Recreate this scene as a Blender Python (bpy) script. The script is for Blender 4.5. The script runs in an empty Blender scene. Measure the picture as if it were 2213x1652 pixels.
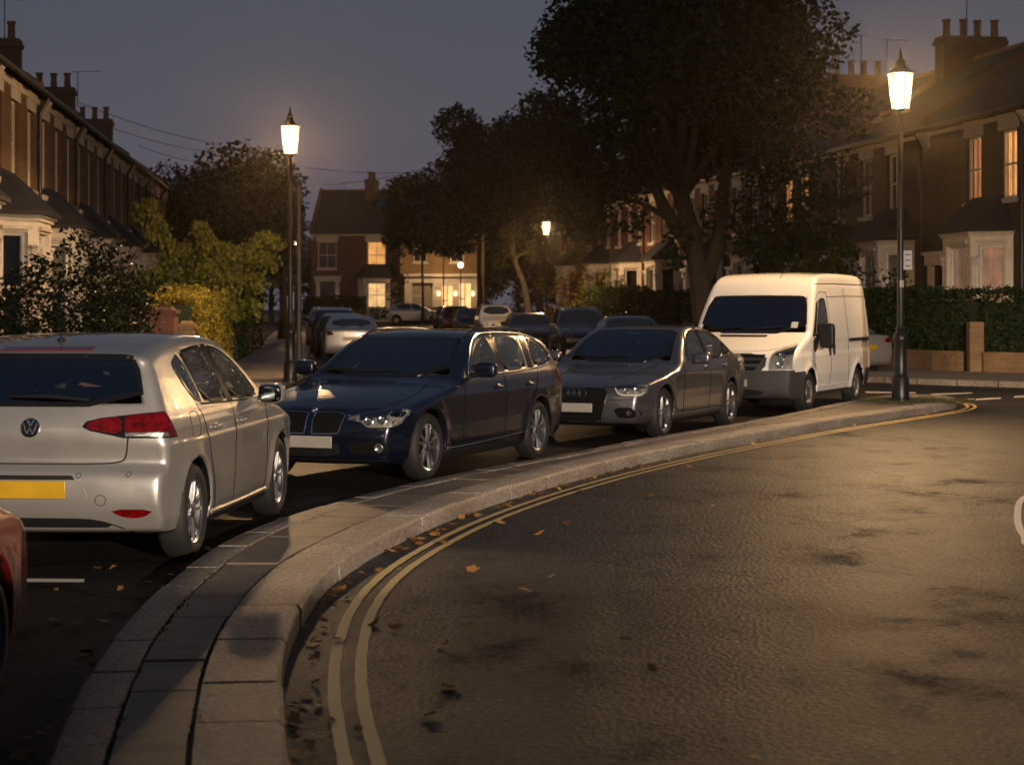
HAZE = 0.00032
SKY = 1.0
SUN = 0.03
EXPO = 0.0
import bpy, bmesh, math, random
import numpy as np
from mathutils import Vector, Matrix, geometry

random.seed(7); RNG = np.random.default_rng(7)
SC = bpy.context.scene
COL = SC.collection
R = math.radians
HZ, CAM, F, CX = 665.0, 1.66, 4100.0, 1106.0

def zg(Y):
    """height of the gently rising ground at distance Y"""
    return float(np.interp(Y, [-100, 75, 130, 150, 400], [0, 0, .45, .95, 1.2]))
def gp(x, y, z=0.0):
    d = F * (CAM - z) / (y - HZ)
    return Vector(((x - CX) * d / F, d, z))
def pp(x, y, Y):
    return Vector(((x - CX) * Y / F, Y, CAM - (y - HZ) * Y / F))

# ------------------------------------------------------------ materials
MATS = {}
def new_mat(name):
    m = bpy.data.materials.new(name); m.use_nodes = True
    MATS[name] = m
    nt = m.node_tree
    return m, nt, nt.nodes['Principled BSDF']
def N(nt, typ, **kw):
    n = nt.nodes.new(typ)
    for k, v in kw.items():
        if k in n.inputs: n.inputs[k].default_value = v
        else: setattr(n, k, v)
    return n
def L(nt, a, b): nt.links.new(a, b)
def ramp(nt, fac, stops):
    r = nt.nodes.new('ShaderNodeValToRGB')
    e = r.color_ramp.elements
    e[0].position, e[0].color = stops[0][0], (*stops[0][1], 1)
    e[1].position, e[1].color = stops[-1][0], (*stops[-1][1], 1)
    for p, c in stops[1:-1]:
        x = e.new(p); x.color = (*c, 1)
    L(nt, fac, r.inputs[0]); return r.outputs[0]
def noise(nt, scale, detail=4, rough=.55, coord='Object'):
    tc = N(nt, 'ShaderNodeTexCoord')
    n = N(nt, 'ShaderNodeTexNoise', Scale=scale, Detail=detail, Roughness=rough)
    L(nt, tc.outputs[coord], n.inputs['Vector']); return n.outputs['Fac']
def bump(nt, b, h, strength, dist):
    bp = N(nt, 'ShaderNodeBump', Strength=strength, Distance=dist)
    L(nt, h, bp.inputs['Height']); L(nt, bp.outputs[0], b.inputs['Normal'])
    return bp
def simple(name, col, rough=.5, metal=0., coat=0., spec=.5, vary=0., scale=6., bmp=0., bscale=60., trans=0.):
    m, nt, b = new_mat(name)
    b.inputs['Base Color'].default_value = (*col, 1)
    b.inputs['Roughness'].default_value = rough
    b.inputs['Metallic'].default_value = metal
    b.inputs['Coat Weight'].default_value = coat
    b.inputs['Coat Roughness'].default_value = .04
    b.inputs['Specular IOR Level'].default_value = spec
    b.inputs['Transmission Weight'].default_value = trans
    if vary:
        f = noise(nt, scale, 6, .6)
        lo = tuple(c * (1 - vary) for c in col); hi = tuple(min(1, c * (1 + vary)) for c in col)
        L(nt, ramp(nt, f, [(.3, lo), (.7, hi)]), b.inputs['Base Color'])
    if bmp:
        bump(nt, b, noise(nt, bscale, 3), bmp, .01)
    return m
def paint(name, col, metal=.75, rough=.32, flake=.25):
    m, nt, b = new_mat(name)
    f = noise(nt, 900, 1, .5)
    lo = tuple(c * (1 - flake) for c in col); hi = tuple(min(1, c * (1 + flake)) for c in col)
    L(nt, ramp(nt, f, [(.35, lo), (.65, hi)]), b.inputs['Base Color'])
    b.inputs['Metallic'].default_value = metal
    b.inputs['Coat Weight'].default_value = 1.0
    b.inputs['Coat Roughness'].default_value = .03
    g = noise(nt, 5, 6, .65)
    L(nt, ramp(nt, g, [(.3, (rough * .9,) * 3), (.75, (min(1, rough * 1.25),) * 3)]), b.inputs['Roughness'])
    return m
def leafmat(name, cols, rough=.5):
    m, nt, b = new_mat(name)
    g = N(nt, 'ShaderNodeNewGeometry')
    st = [(i / (len(cols) - 1), c) for i, c in enumerate(cols)]
    c = ramp(nt, g.outputs['Random Per Island'], st)
    L(nt, c, b.inputs['Base Color'])
    b.inputs['Roughness'].default_value = rough
    b.inputs['Specular IOR Level'].default_value = .15
    tr = N(nt, 'ShaderNodeBsdfTranslucent'); L(nt, c, tr.inputs[0])
    mx = N(nt, 'ShaderNodeMixShader'); mx.inputs[0].default_value = .25
    L(nt, b.outputs[0], mx.inputs[1]); L(nt, tr.outputs[0], mx.inputs[2])
    L(nt, mx.outputs[0], nt.nodes['Material Output'].inputs[0])
    return m
def brickmat(name, c1, c2, mortar):
    m, nt, b = new_mat(name)
    tc = N(nt, 'ShaderNodeTexCoord'); sp = N(nt, 'ShaderNodeSeparateXYZ')
    L(nt, tc.outputs['Object'], sp.inputs[0])
    ad = N(nt, 'ShaderNodeMath', operation='ADD')
    L(nt, sp.outputs[0], ad.inputs[0]); L(nt, sp.outputs[1], ad.inputs[1])
    cb = N(nt, 'ShaderNodeCombineXYZ'); L(nt, ad.outputs[0], cb.inputs[0]); L(nt, sp.outputs[2], cb.inputs[1])
    br = N(nt, 'ShaderNodeTexBrick', Scale=1.0)
    br.inputs['Brick Width'].default_value = .225; br.inputs['Row Height'].default_value = .075
    br.inputs['Mortar Size'].default_value = .007; br.inputs['Bias'].default_value = 0
    br.inputs['Color1'].default_value = (*c1, 1); br.inputs['Color2'].default_value = (*c2, 1)
    br.inputs['Mortar'].default_value = (*mortar, 1)
    L(nt, cb.outputs[0], br.inputs['Vector'])
    f = noise(nt, .8, 7, .7)
    mx = N(nt, 'ShaderNodeMix', data_type='RGBA', blend_type='MULTIPLY'); mx.inputs[0].default_value = 1
    L(nt, br.outputs['Color'], mx.inputs[6])
    L(nt, ramp(nt, f, [(.25, (.55, .5, .45)), (.75, (1.2, 1.15, 1.1))]), mx.inputs[7])
    L(nt, mx.outputs[2], b.inputs['Base Color']); b.inputs['Roughness'].default_value = .85
    bump(nt, b, br.outputs['Fac'], .6, -.008)
    return m
def emit(name, col, s):
    m, nt, b = new_mat(name)
    b.inputs['Base Color'].default_value = (*col, 1)
    b.inputs['Emission Color'].default_value = (*col, 1); b.inputs['Emission Strength'].default_value = s
    return m

# ------------------------------------------------------------ mesh helpers
class MB:
    def __init__(s): s.v, s.f, s.m = [], [], []
    def add(s, vs, fs, m=0):
        o = len(s.v); s.v.extend([tuple(v) for v in vs])
        for f in fs: s.f.append(tuple(i + o for i in f)); s.m.append(m)
    def box(s, c, d, m=0, rot=None, taper=1.0):
        x, y, z = d[0] / 2, d[1] / 2, d[2] / 2
        vs = [Vector((sx * x * (taper if sz > 0 else 1), sy * y * (taper if sz > 0 else 1), sz * z)) for sz in (-1, 1) for sx, sy in ((-1, -1), (1, -1), (1, 1), (-1, 1))]
        if rot is not None: vs = [rot @ v for v in vs]
        vs = [v + Vector(c) for v in vs]
        s.add(vs, [(3, 2, 1, 0), (4, 5, 6, 7), (0, 1, 5, 4), (1, 2, 6, 5), (2, 3, 7, 6), (3, 0, 4, 7)], m)
        return s
    def span(s, a, b, m=0):
        return s.box([(p + q) / 2 for p, q in zip(a, b)], [abs(q - p) for p, q in zip(a, b)], m)
    def tube(s, pts, r, n=8, m=0, cap=True, closed=False):
        pts = [Vector(p) for p in pts]; k = len(pts)
        rr = r if isinstance(r, (list, tuple)) else [r] * k
        o = len(s.v); up = None
        for i, p in enumerate(pts):
            if closed: t = pts[(i + 1) % k] - pts[i - 1]
            else: t = pts[min(i + 1, k - 1)] - pts[max(i - 1, 0)]
            t = t.normalized() if t.length > 1e-9 else Vector((0, 0, 1))
            if up is None:
                up = Vector((0, 0, 1)) if abs(t.z) < .9 else Vector((1, 0, 0))
            a = t.cross(up).normalized(); b = a.cross(t).normalized(); up = b
            for j in range(n):
                an = 2 * math.pi * j / n
                s.v.append(tuple(p + (a * math.cos(an) + b * math.sin(an)) * rr[i]))
        for i in range(k if closed else k - 1):
            for j in range(n):
                i2 = (i + 1) % k
                s.f.append((o + i * n + j, o + i * n + (j + 1) % n, o + i2 * n + (j + 1) % n, o + i2 * n + j)); s.m.append(m)
        if cap and not closed:
            s.f.append(tuple(o + j for j in reversed(range(n)))); s.m.append(m)
            s.f.append(tuple(o + (k - 1) * n + j for j in range(n))); s.m.append(m)
        return s
    def lathe(s, prof, n=24, m=0, axis='z', c=(0, 0, 0), ph=0.):
        o = len(s.v)
        for (r, h) in prof:
            for j in range(n):
                a = 2 * math.pi * j / n + ph
                q = (r * math.cos(a), r * math.sin(a), h)
                if axis == 'y': q = (r * math.cos(a), h, r * math.sin(a))
                if axis == 'x': q = (h, r * math.cos(a), r * math.sin(a))
                s.v.append((q[0] + c[0], q[1] + c[1], q[2] + c[2]))
        for i in range(len(prof) - 1):
            for j in range(n):
                s.f.append((o + i * n + j, o + i * n + (j + 1) % n, o + (i + 1) * n + (j + 1) % n, o + (i + 1) * n + j)); s.m.append(m)
        return s
    def prism(s, poly, h0, h1, m=0):
        """xy polygon from z h0 to h1"""
        k = len(poly)
        s.add([(p[0], p[1], h0) for p in poly] + [(p[0], p[1], h1) for p in poly],
              [tuple(reversed(range(k))), tuple(range(k, 2 * k))] + [(i, (i + 1) % k, k + (i + 1) % k, k + i) for i in range(k)], m)
        return s
    def build(s, name, mats, parent=None, smooth=True, sharp=35, bevel=0., fixn=True):
        me = bpy.data.meshes.new(name)
        me.from_pydata(s.v, [], s.f)
        for q in (mats if isinstance(mats, (list, tuple)) else [mats]):
            me.materials.append(MATS[q] if isinstance(q, str) else q)
        me.polygons.foreach_set('material_index', s.m)
        if fixn:
            bm = bmesh.new(); bm.from_mesh(me); bmesh.ops.recalc_face_normals(bm, faces=bm.faces[:]); bm.to_mesh(me); bm.free()
        me.polygons.foreach_set('use_smooth', [smooth] * len(me.polygons))
        if smooth and sharp: me.set_sharp_from_angle(angle=R(sharp))
        o = link(name, me, parent)
        if bevel:
            b = o.modifiers.new('b', 'BEVEL'); b.width = bevel; b.segments = 2; b.limit_method = 'ANGLE'
        return o
def link(name, me, parent=None):
    o = bpy.data.objects.new(name, me); COL.objects.link(o)
    if parent is not None: o.parent = parent
    return o
def np_mesh(name, V, Q, mats, parent=None, mi=None, smooth=False):
    """fast mesh from numpy arrays, Q is (n,3) or (n,4)"""
    me = bpy.data.meshes.new(name)
    k = Q.shape[1]
    me.vertices.add(len(V)); me.vertices.foreach_set('co', np.asarray(V, np.float32).ravel())
    me.loops.add(Q.size); me.loops.foreach_set('vertex_index', np.asarray(Q, np.int32).ravel())
    me.polygons.add(len(Q)); me.polygons.foreach_set('loop_start', np.arange(0, Q.size, k, dtype=np.int32))
    me.polygons.foreach_set('loop_total', np.full(len(Q), k, np.int32))
    for q in (mats if isinstance(mats, (list, tuple)) else [mats]): me.materials.append(MATS[q] if isinstance(q, str) else q)
    if mi is not None: me.polygons.foreach_set('material_index', np.asarray(mi, np.int32))
    me.polygons.foreach_set('use_smooth', np.full(len(Q), smooth))
    me.update(calc_edges=True); me.validate()
    return link(name, me, parent)
def tag(o, label=None, cat=None, group=None, kind=None):
    if label: o['label'] = label
    if cat: o['category'] = cat
    if group: o['group'] = group
    if kind: o['kind'] = kind
    return o
def empty(name, loc, rz=0., label=None, cat=None, group=None):
    o = bpy.data.objects.new(name, None); COL.objects.link(o)
    o.location = loc; o.rotation_euler = (0, 0, rz); o.empty_display_size = .2
    return tag(o, label, cat, group)
def copy_tree(o, parent=None):
    c = o.copy(); COL.objects.link(c)
    if parent is not None: c.parent = parent
    for ch in list(o.children): copy_tree(ch, c)
    return c
def swap_mat(root, old, new):
    for o in [root] + list(root.children_recursive):
        if o.type == 'MESH':
            for i, sl in enumerate(o.material_slots):
                if sl.material is not None and sl.material.name == old:
                    sl.link = 'OBJECT'; sl.material = MATS[new]
def move(o, loc, rz, sc=1.0):
    o.location = loc; o.rotation_euler = (0, 0, rz); o.scale = (sc,) * 3
def smooth_line(pts, n=8):
    """Catmull-Rom through 2D/3D points"""
    P = [Vector(p) for p in pts]; P = [2 * P[0] - P[1]] + P + [2 * P[-1] - P[-2]]
    out = []
    for i in range(1, len(P) - 2):
        for k in range(n):
            t = k / n; a, b, c, d = P[i - 1:i + 3]
            out.append(.5 * ((2 * b) + (c - a) * t + (2 * a - 5 * b + 4 * c - d) * t * t + (3 * b - a - 3 * c + d) * t ** 3))
    out.append(P[-2]); return out
# ------------------------------------------------------------ materials of the place
simple('black_plastic', (.008, .008, .009), .5, spec=.25)
simple('black_gloss', (.006, .006, .007), .12, spec=.6)
simple('rubber', (.006, .006, .006), .7, bmp=.3, bscale=90)
simple('dark_void', (.004, .004, .004), .9, spec=.1)
simple('chrome', (.75, .75, .76), .12, 1.0)
simple('alloy', (.55, .55, .56), .3, 1.0, vary=.12, scale=9)
simple('steel_wheel', (.28, .27, .26), .45, .9, vary=.2)
simple('seat_fabric', (.06, .06, .068), .85, vary=.3)
simple('red_lens', (.085, .0012, .002), .14, spec=.5, coat=.4, vary=.6, scale=22, bmp=.15, bscale=90)
simple('dark_red_lens', (.10, .004, .005), .12, spec=.7, coat=1.)
simple('clear_lens', (.22, .215, .21), .16, .75, vary=.35, scale=40, bmp=.4, bscale=70)
simple('lamp_housing', (.30, .285, .26), .3, .35, vary=.45, scale=38, bmp=.3, bscale=60)
simple('grey_plastic', (.030, .030, .032), .6, spec=.3, vary=.15, bmp=.15, bscale=200)
simple('plate_yellow', (.34, .20, .010), .35, vary=.12, scale=9)
simple('plate_white', (.25, .235, .21), .4, vary=.08, scale=8)
simple('badge_blue', (.012, .03, .12), .2, coat=1.)
simple('white_enamel', (.7, .7, .7), .25)
paint('silver_paint', (.31, .305, .295), .62, .34, .12)
paint('navy_paint', (.0045, .0075, .022), .55, .28, .3)
paint('grey_paint', (.105, .105, .115), .75, .32, .2)
paint('white_paint', (.64, .63, .61), 0., .38, .02)
paint('red_paint', (.11, .006, .006), .3, .3, .2)
paint('black_paint', (.012, .012, .014), .3, .28, .2)
paint('dark_blue_paint', (.012, .018, .035), .4, .28, .2)
paint('pale_paint', (.55, .53, .50), .3, .35, .1)
paint('dull_silver_paint', (.40, .39, .38), .7, .36, .1)

def glassmat(name, tint, ior=1.7, drops=0., rough=.02):
    """tinted clear pane with a mirror-like outer face, optionally beaded with rain"""
    m, nt, b = new_mat(name); nt.nodes.remove(b)
    tr = N(nt, 'ShaderNodeBsdfTransparent'); tr.inputs[0].default_value = (*tint, 1)
    gl = N(nt, 'ShaderNodeBsdfGlossy', Roughness=rough); gl.inputs[0].default_value = (.9, .95, 1., 1)
    fr = N(nt, 'ShaderNodeFresnel', IOR=ior); mx = N(nt, 'ShaderNodeMixShader'); L(nt, fr.outputs[0], mx.inputs[0])
    L(nt, tr.outputs[0], mx.inputs[1]); L(nt, gl.outputs[0], mx.inputs[2]); last = mx.outputs[0]
    if drops:
        tc = N(nt, 'ShaderNodeTexCoord')
        v = N(nt, 'ShaderNodeTexVoronoi', Scale=70.); L(nt, tc.outputs['Object'], v.inputs['Vector'])
        bp = N(nt, 'ShaderNodeBump', Strength=drops, Distance=.003)
        L(nt, ramp(nt, v.outputs['Distance'], [(.0, (1, 1, 1)), (.42, (0, 0, 0))]), bp.inputs['Height']); L(nt, bp.outputs[0], gl.inputs['Normal'])
        d = N(nt, 'ShaderNodeBsdfDiffuse'); d.inputs[0].default_value = (.42, .42, .40, 1)
        n2 = N(nt, 'ShaderNodeTexNoise', Scale=6., Detail=8.); L(nt, tc.outputs['Object'], n2.inputs['Vector'])
        mu = N(nt, 'ShaderNodeMath', operation='MULTIPLY')
        L(nt, ramp(nt, v.outputs['Distance'], [(.12, (.6,) * 3), (.3, (0,) * 3)]), mu.inputs[0]); L(nt, ramp(nt, n2.outputs['Fac'], [(.3, (.15,) * 3), (.7, (1,) * 3)]), mu.inputs[1])
        ad = N(nt, 'ShaderNodeMath', operation='ADD'); L(nt, mu.outputs[0], ad.inputs[0]); ad.inputs[1].default_value = .04
        m2 = N(nt, 'ShaderNodeMixShader'); L(nt, ad.outputs[0], m2.inputs[0]); L(nt, last, m2.inputs[1]); L(nt, d.outputs[0], m2.inputs[2]); last = m2.outputs[0]
    L(nt, last, nt.nodes['Material Output'].inputs[0])
    return m
glassmat('car_glass', (.78, .84, .86), 2.4)
glassmat('lens_glass', (.9, .9, .9), 1.45)
glassmat('wet_glass', (.62, .68, .68), 2.1, .5)
glassmat('house_glass', (.75, .76, .78), 1.6)
simple('far_glass', (.012, .018, .024), .06, spec=.9)

brickmat('stock_brick', (.21, .12, .05), (.13, .075, .035), (.15, .12, .085))
brickmat('brown_brick', (.095, .062, .038), (.06, .04, .026), (.085, .07, .055))
brickmat('red_brick', (.17, .06, .035), (.13, .045, .03), (.13, .10, .08))
brickmat('wall_brick', (.27, .17, .08), (.20, .12, .055), (.24, .2, .15))
simple('stucco', (.66, .60, .52), .75, vary=.12, scale=3, bmp=.15, bscale=40)
simple('stone_trim', (.55, .50, .44), .7, vary=.15, scale=5)
simple('white_timber', (.70, .66, .60), .45, vary=.08)
simple('door_paint', (.05, .07, .09), .3)
simple('gutter_black', (.015, .015, .015), .4)
simple('clay_pot', (.22, .11, .065), .85, vary=.2)
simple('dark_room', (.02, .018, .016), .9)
simple('blind', (.33, .29, .24), .8, vary=.06)
simple('antenna_metal', (.10, .10, .11), .4, .8)
simple('lamp_black', (.007, .007, .008), .38, spec=.35, bmp=.1, bscale=30)
simple('sign_white', (.38, .37, .36), .5)
simple('sign_ink', (.03, .03, .04), .5)
simple('yellow_line_base', (.46, .33, .10), .6)
simple('bark', (.030, .023, .017), .9, vary=.35, scale=4, bmp=1., bscale=9)
simple('pale_bark', (.26, .21, .15), .85, vary=.35, scale=5, bmp=.6, bscale=12)
simple('wire', (.02, .02, .02), .6)
simple('soil', (.05, .04, .03), .95, vary=.3)
simple('timber_post', (.20, .14, .09), .8, vary=.25, scale=8)

def slate():
    m, nt, b = new_mat('slate')
    tc = N(nt, 'ShaderNodeTexCoord'); sp = N(nt, 'ShaderNodeSeparateXYZ'); L(nt, tc.outputs['Object'], sp.inputs[0])
    cb = N(nt, 'ShaderNodeCombineXYZ'); L(nt, sp.outputs[0], cb.inputs[0]); L(nt, sp.outputs[2], cb.inputs[1])
    br = N(nt, 'ShaderNodeTexBrick', Scale=1.)
    br.inputs['Brick Width'].default_value = .28; br.inputs['Row Height'].default_value = .14; br.inputs['Mortar Size'].default_value = .006
    br.inputs['Color1'].default_value = (.018, .019, .023, 1); br.inputs['Color2'].default_value = (.028, .028, .032, 1); br.inputs['Mortar'].default_value = (.012, .012, .014, 1)
    L(nt, cb.outputs[0], br.inputs['Vector'])
    L(nt, br.outputs['Color'], b.inputs['Base Color']); b.inputs['Roughness'].default_value = .7; b.inputs['Specular IOR Level'].default_value = .25
    bump(nt, b, br.outputs['Fac'], .6, -.01)
slate()

def asphalt(name='asphalt', dark=1., spec=1., bs=.8):
    m, nt, b = new_mat(name)
    tc = N(nt, 'ShaderNodeTexCoord')
    big = N(nt, 'ShaderNodeTexNoise', Scale=.5, Detail=9., Roughness=.7); L(nt, tc.outputs['Object'], big.inputs['Vector'])
    mp = N(nt, 'ShaderNodeMapping'); mp.inputs['Scale'].default_value = (1.2, .8, 1.); mp.inputs['Rotation'].default_value = (0, 0, R(-12))
    L(nt, tc.outputs['Object'], mp.inputs[0])
    st = N(nt, 'ShaderNodeTexNoise', Scale=.9, Detail=12., Roughness=.74); L(nt, mp.outputs[0], st.inputs['Vector'])
    fine = N(nt, 'ShaderNodeTexNoise', Scale=26., Detail=10., Roughness=.85); L(nt, tc.outputs['Object'], fine.inputs['Vector'])
    ag = N(nt, 'ShaderNodeTexVoronoi', Scale=36.); L(nt, tc.outputs['Object'], ag.inputs['Vector'])
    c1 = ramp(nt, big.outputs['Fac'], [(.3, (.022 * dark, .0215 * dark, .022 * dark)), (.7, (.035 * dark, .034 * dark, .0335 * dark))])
    c2 = ramp(nt, fine.outputs['Fac'], [(.36, (.25, .25, .25)), (.5, (.9, .9, .9)), (.62, (3.4, 3.3, 3.1))])
    mx = N(nt, 'ShaderNodeMix', data_type='RGBA', blend_type='MULTIPLY'); mx.inputs[0].default_value = 1
    L(nt, c1, mx.inputs[6]); L(nt, c2, mx.inputs[7])
    # hairline cracks wander across the surface
    wn = N(nt, 'ShaderNodeTexNoise', Scale=1.4, Detail=6.); L(nt, tc.outputs['Object'], wn.inputs['Vector'])
    va = N(nt, 'ShaderNodeVectorMath', operation='MULTIPLY_ADD'); va.inputs[1].default_value = (.9, .9, 0); L(nt, wn.outputs['Color'], va.inputs[0]); L(nt, tc.outputs['Object'], va.inputs[2])
    vc = N(nt, 'ShaderNodeTexVoronoi', Scale=.30, feature='DISTANCE_TO_EDGE'); L(nt, va.outputs[0], vc.inputs['Vector'])
    ck = ramp(nt, vc.outputs['Distance'], [(.0, (.5, .5, .5)), (.003, (.65, .65, .65)), (.006, (1, 1, 1))])
    m3 = N(nt, 'ShaderNodeMix', data_type='RGBA', blend_type='MULTIPLY'); m3.inputs[0].default_value = 1; L(nt, mx.outputs[2], m3.inputs[6]); L(nt, ck, m3.inputs[7]); L(nt, m3.outputs[2], b.inputs['Base Color'])
    # damp film: smoother where the stain noise is high
    L(nt, ramp(nt, st.outputs['Fac'], [(.36, (.68,) * 3), (.46, (.54,) * 3), (.70, (.46,) * 3)]), b.inputs['Roughness'])
    m4 = N(nt, 'ShaderNodeMix', data_type='RGBA', blend_type='MULTIPLY'); m4.inputs[0].default_value = 1; L(nt, ramp(nt, st.outputs['Fac'], [(.36, (.04 * spec,) * 3), (.46, (.12 * spec,) * 3)]), m4.inputs[6]); L(nt, ck, m4.inputs[7]); L(nt, m4.outputs[2], b.inputs['Specular IOR Level'])
    ad = N(nt, 'ShaderNodeMath', operation='MULTIPLY_ADD'); ad.inputs[1].default_value = .6
    L(nt, fine.outputs['Fac'], ad.inputs[0]); L(nt, ag.outputs['Distance'], ad.inputs[2])
    bump(nt, b, ad.outputs[0], bs * .6, .015)
asphalt()
asphalt('shaded_asphalt', .42, .25, .3)  # darker, duller copy of the road: shade among the parked cars put into colour
asphalt('broken_asphalt', .35, 1.8)
def granite():
    m, nt, b = new_mat('granite')
    tc = N(nt, 'ShaderNodeTexCoord')
    f = N(nt, 'ShaderNodeTexNoise', Scale=38., Detail=8., Roughness=.75); L(nt, tc.outputs['Object'], f.inputs['Vector'])
    g = N(nt, 'ShaderNodeTexNoise', Scale=1.3, Detail=6.); L(nt, tc.outputs['Object'], g.inputs['Vector'])
    mx = N(nt, 'ShaderNodeMix', data_type='RGBA', blend_type='MULTIPLY'); mx.inputs[0].default_value = 1
    L(nt, ramp(nt, f.outputs['Fac'], [(.36, (.07, .06, .05)), (.5, (.20, .175, .15)), (.62, (.42, .37, .32))]), mx.inputs[6])
    L(nt, ramp(nt, g.outputs['Fac'], [(.3, (.65, .62, .58)), (.7, (1.1, 1.1, 1.1))]), mx.inputs[7])
    L(nt, mx.outputs[2], b.inputs['Base Color'])
    b.inputs['Roughness'].default_value = .5
    bump(nt, b, f.outputs['Fac'], .9, .02)
granite()
def flag(name, a, c):
    m, nt, b = new_mat(name)
    tc = N(nt, 'ShaderNodeTexCoord'); g = N(nt, 'ShaderNodeNewGeometry')
    f = N(nt, 'ShaderNodeTexNoise', Scale=5., Detail=9., Roughness=.65); L(nt, tc.outputs['Object'], f.inputs['Vector'])
    mx = N(nt, 'ShaderNodeMix', data_type='RGBA', blend_type='MULTIPLY'); mx.inputs[0].default_value = 1
    L(nt, ramp(nt, f.outputs['Fac'], [(.3, a), (.7, c)]), mx.inputs[6])
    L(nt, ramp(nt, g.outputs['Random Per Island'], [(0, (.72, .7, .68)), (1, (1.18, 1.15, 1.1))]), mx.inputs[7])
    L(nt, mx.outputs[2], b.inputs['Base Color']); b.inputs['Roughness'].default_value = .55
    f2 = N(nt, 'ShaderNodeTexNoise', Scale=60., Detail=5.); L(nt, tc.outputs['Object'], f2.inputs['Vector'])
    bump(nt, b, f2.outputs['Fac'], .35, .006)
flag('flagstone', (.065, .052, .039), (.14, .112, .085))
flag('pavement_slab', (.19, .16, .13), (.30, .26, .21))
def road_paint(name, col):
    m, nt, b = new_mat(name)
    f = noise(nt, 60, 6, .7); g = noise(nt, 4, 6, .7)
    mx = N(nt, 'ShaderNodeMix', data_type='RGBA', blend_type='MIX')
    mu = N(nt, 'ShaderNodeMath', operation='MULTIPLY'); L(nt, f, mu.inputs[0]); L(nt, g, mu.inputs[1])
    L(nt, ramp(nt, mu.outputs[0], [(.09, (1, 1, 1)), (.14, (0, 0, 0))]), mx.inputs[0])
    mx.inputs[6].default_value = (*col, 1); mx.inputs[7].default_value = (.09, .075, .05, 1)
    L(nt, mx.outputs[2], b.inputs['Base Color']); b.inputs['Roughness'].default_value = .55
    bump(nt, b, f, .4, .006)
road_paint('yellow_paint', (.62, .45, .16))
road_paint('white_road_paint', (.62, .58, .50))

leafmat('plane_leaf', [(.007, .020, .009), (.012, .030, .012), (.018, .036, .015)])
leafmat('dark_leaf', [(.009, .017, .007), (.016, .028, .011), (.035, .044, .02)], .35)
leafmat('hedge_leaf', [(.014, .034, .010), (.022, .048, .014), (.036, .066, .02)])
leafmat('rose_leaf', [(.004, .009, .004), (.008, .015, .006), (.02, .028, .012)], .3)
leafmat('gold_leaf', [(.14, .12, .018), (.22, .18, .025), (.30, .24, .04)])
leafmat('lime_leaf', [(.06, .085, .015), (.11, .12, .022), (.17, .15, .03)])
leafmat('shrub_leaf', [(.035, .06, .014), (.06, .085, .02), (.10, .11, .03)])
leafmat('copper_leaf', [(.10, .05, .02), (.16, .085, .03), (.20, .13, .04)])
leafmat('fallen_leaf', [(.20, .09, .025), (.34, .17, .04), (.46, .27, .06), (.26, .15, .07)], .6)
leafmat('grass_blade', [(.05, .075, .018), (.09, .10, .03), (.13, .11, .04)])
leafmat('moss', [(.03, .05, .012), (.05, .07, .018)])
simple('petal', (.6, .52, .42), .6)
simple('hedge_core', (.012, .02, .008), .95)
# ------------------------------------------------------------ car bodies from side, plan and section profiles
def chaikin(p, n=2):
    p = np.asarray(p, float)
    for _ in range(n):
        q = np.roll(p, -1, 0)
        p = np.stack([.75 * p + .25 * q, .25 * p + .75 * q], 1).reshape(-1, 2)
    return p
class SDF2:
    def __init__(s, poly, res=.01, pad=.45):
        p = np.asarray(poly, float); s.res = res
        s.lo = p.min(0) - pad; n = np.ceil((p.max(0) + pad - s.lo) / res).astype(int) + 1
        X, Y = np.meshgrid(s.lo[0] + np.arange(n[0]) * res, s.lo[1] + np.arange(n[1]) * res, indexing='ij')
        D = np.full(X.shape, 1e9); ins = np.zeros(X.shape, bool)
        for a, b in zip(p, np.roll(p, -1, 0)):
            e = b - a; L2 = max(e @ e, 1e-12)
            t = np.clip(((X - a[0]) * e[0] + (Y - a[1]) * e[1]) / L2, 0, 1)
            D = np.minimum(D, (X - a[0] - t * e[0]) ** 2 + (Y - a[1] - t * e[1]) ** 2)
            if a[1] != b[1]:
                c = (a[1] > Y) != (b[1] > Y)
                ins ^= c & (X < (b[0] - a[0]) * (Y - a[1]) / (b[1] - a[1]) + a[0])
        s.D = np.where(ins, -1, 1) * np.sqrt(D); s.n = n
    def __call__(s, x, y):
        u = (x - s.lo[0]) / s.res; v = (y - s.lo[1]) / s.res
        cu = np.clip(u, 0, s.n[0] - 1.001); cv = np.clip(v, 0, s.n[1] - 1.001)
        i = cu.astype(int); j = cv.astype(int); a = cu - i; b = cv - j
        D = s.D
        d = (D[i, j] * (1 - a) + D[i + 1, j] * a) * (1 - b) + (D[i, j + 1] * (1 - a) + D[i + 1, j + 1] * a) * b
        return d + np.hypot(u - cu, v - cv) * s.res
def smax(a, b, k):
    h = np.maximum(k - np.abs(a - b), 0) / k
    return np.maximum(a, b) + h * h * k * .25
def sstep(a, b, x):
    t = np.clip((x - a) / (b - a), 0, 1); return t * t * (3 - 2 * t)

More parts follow.
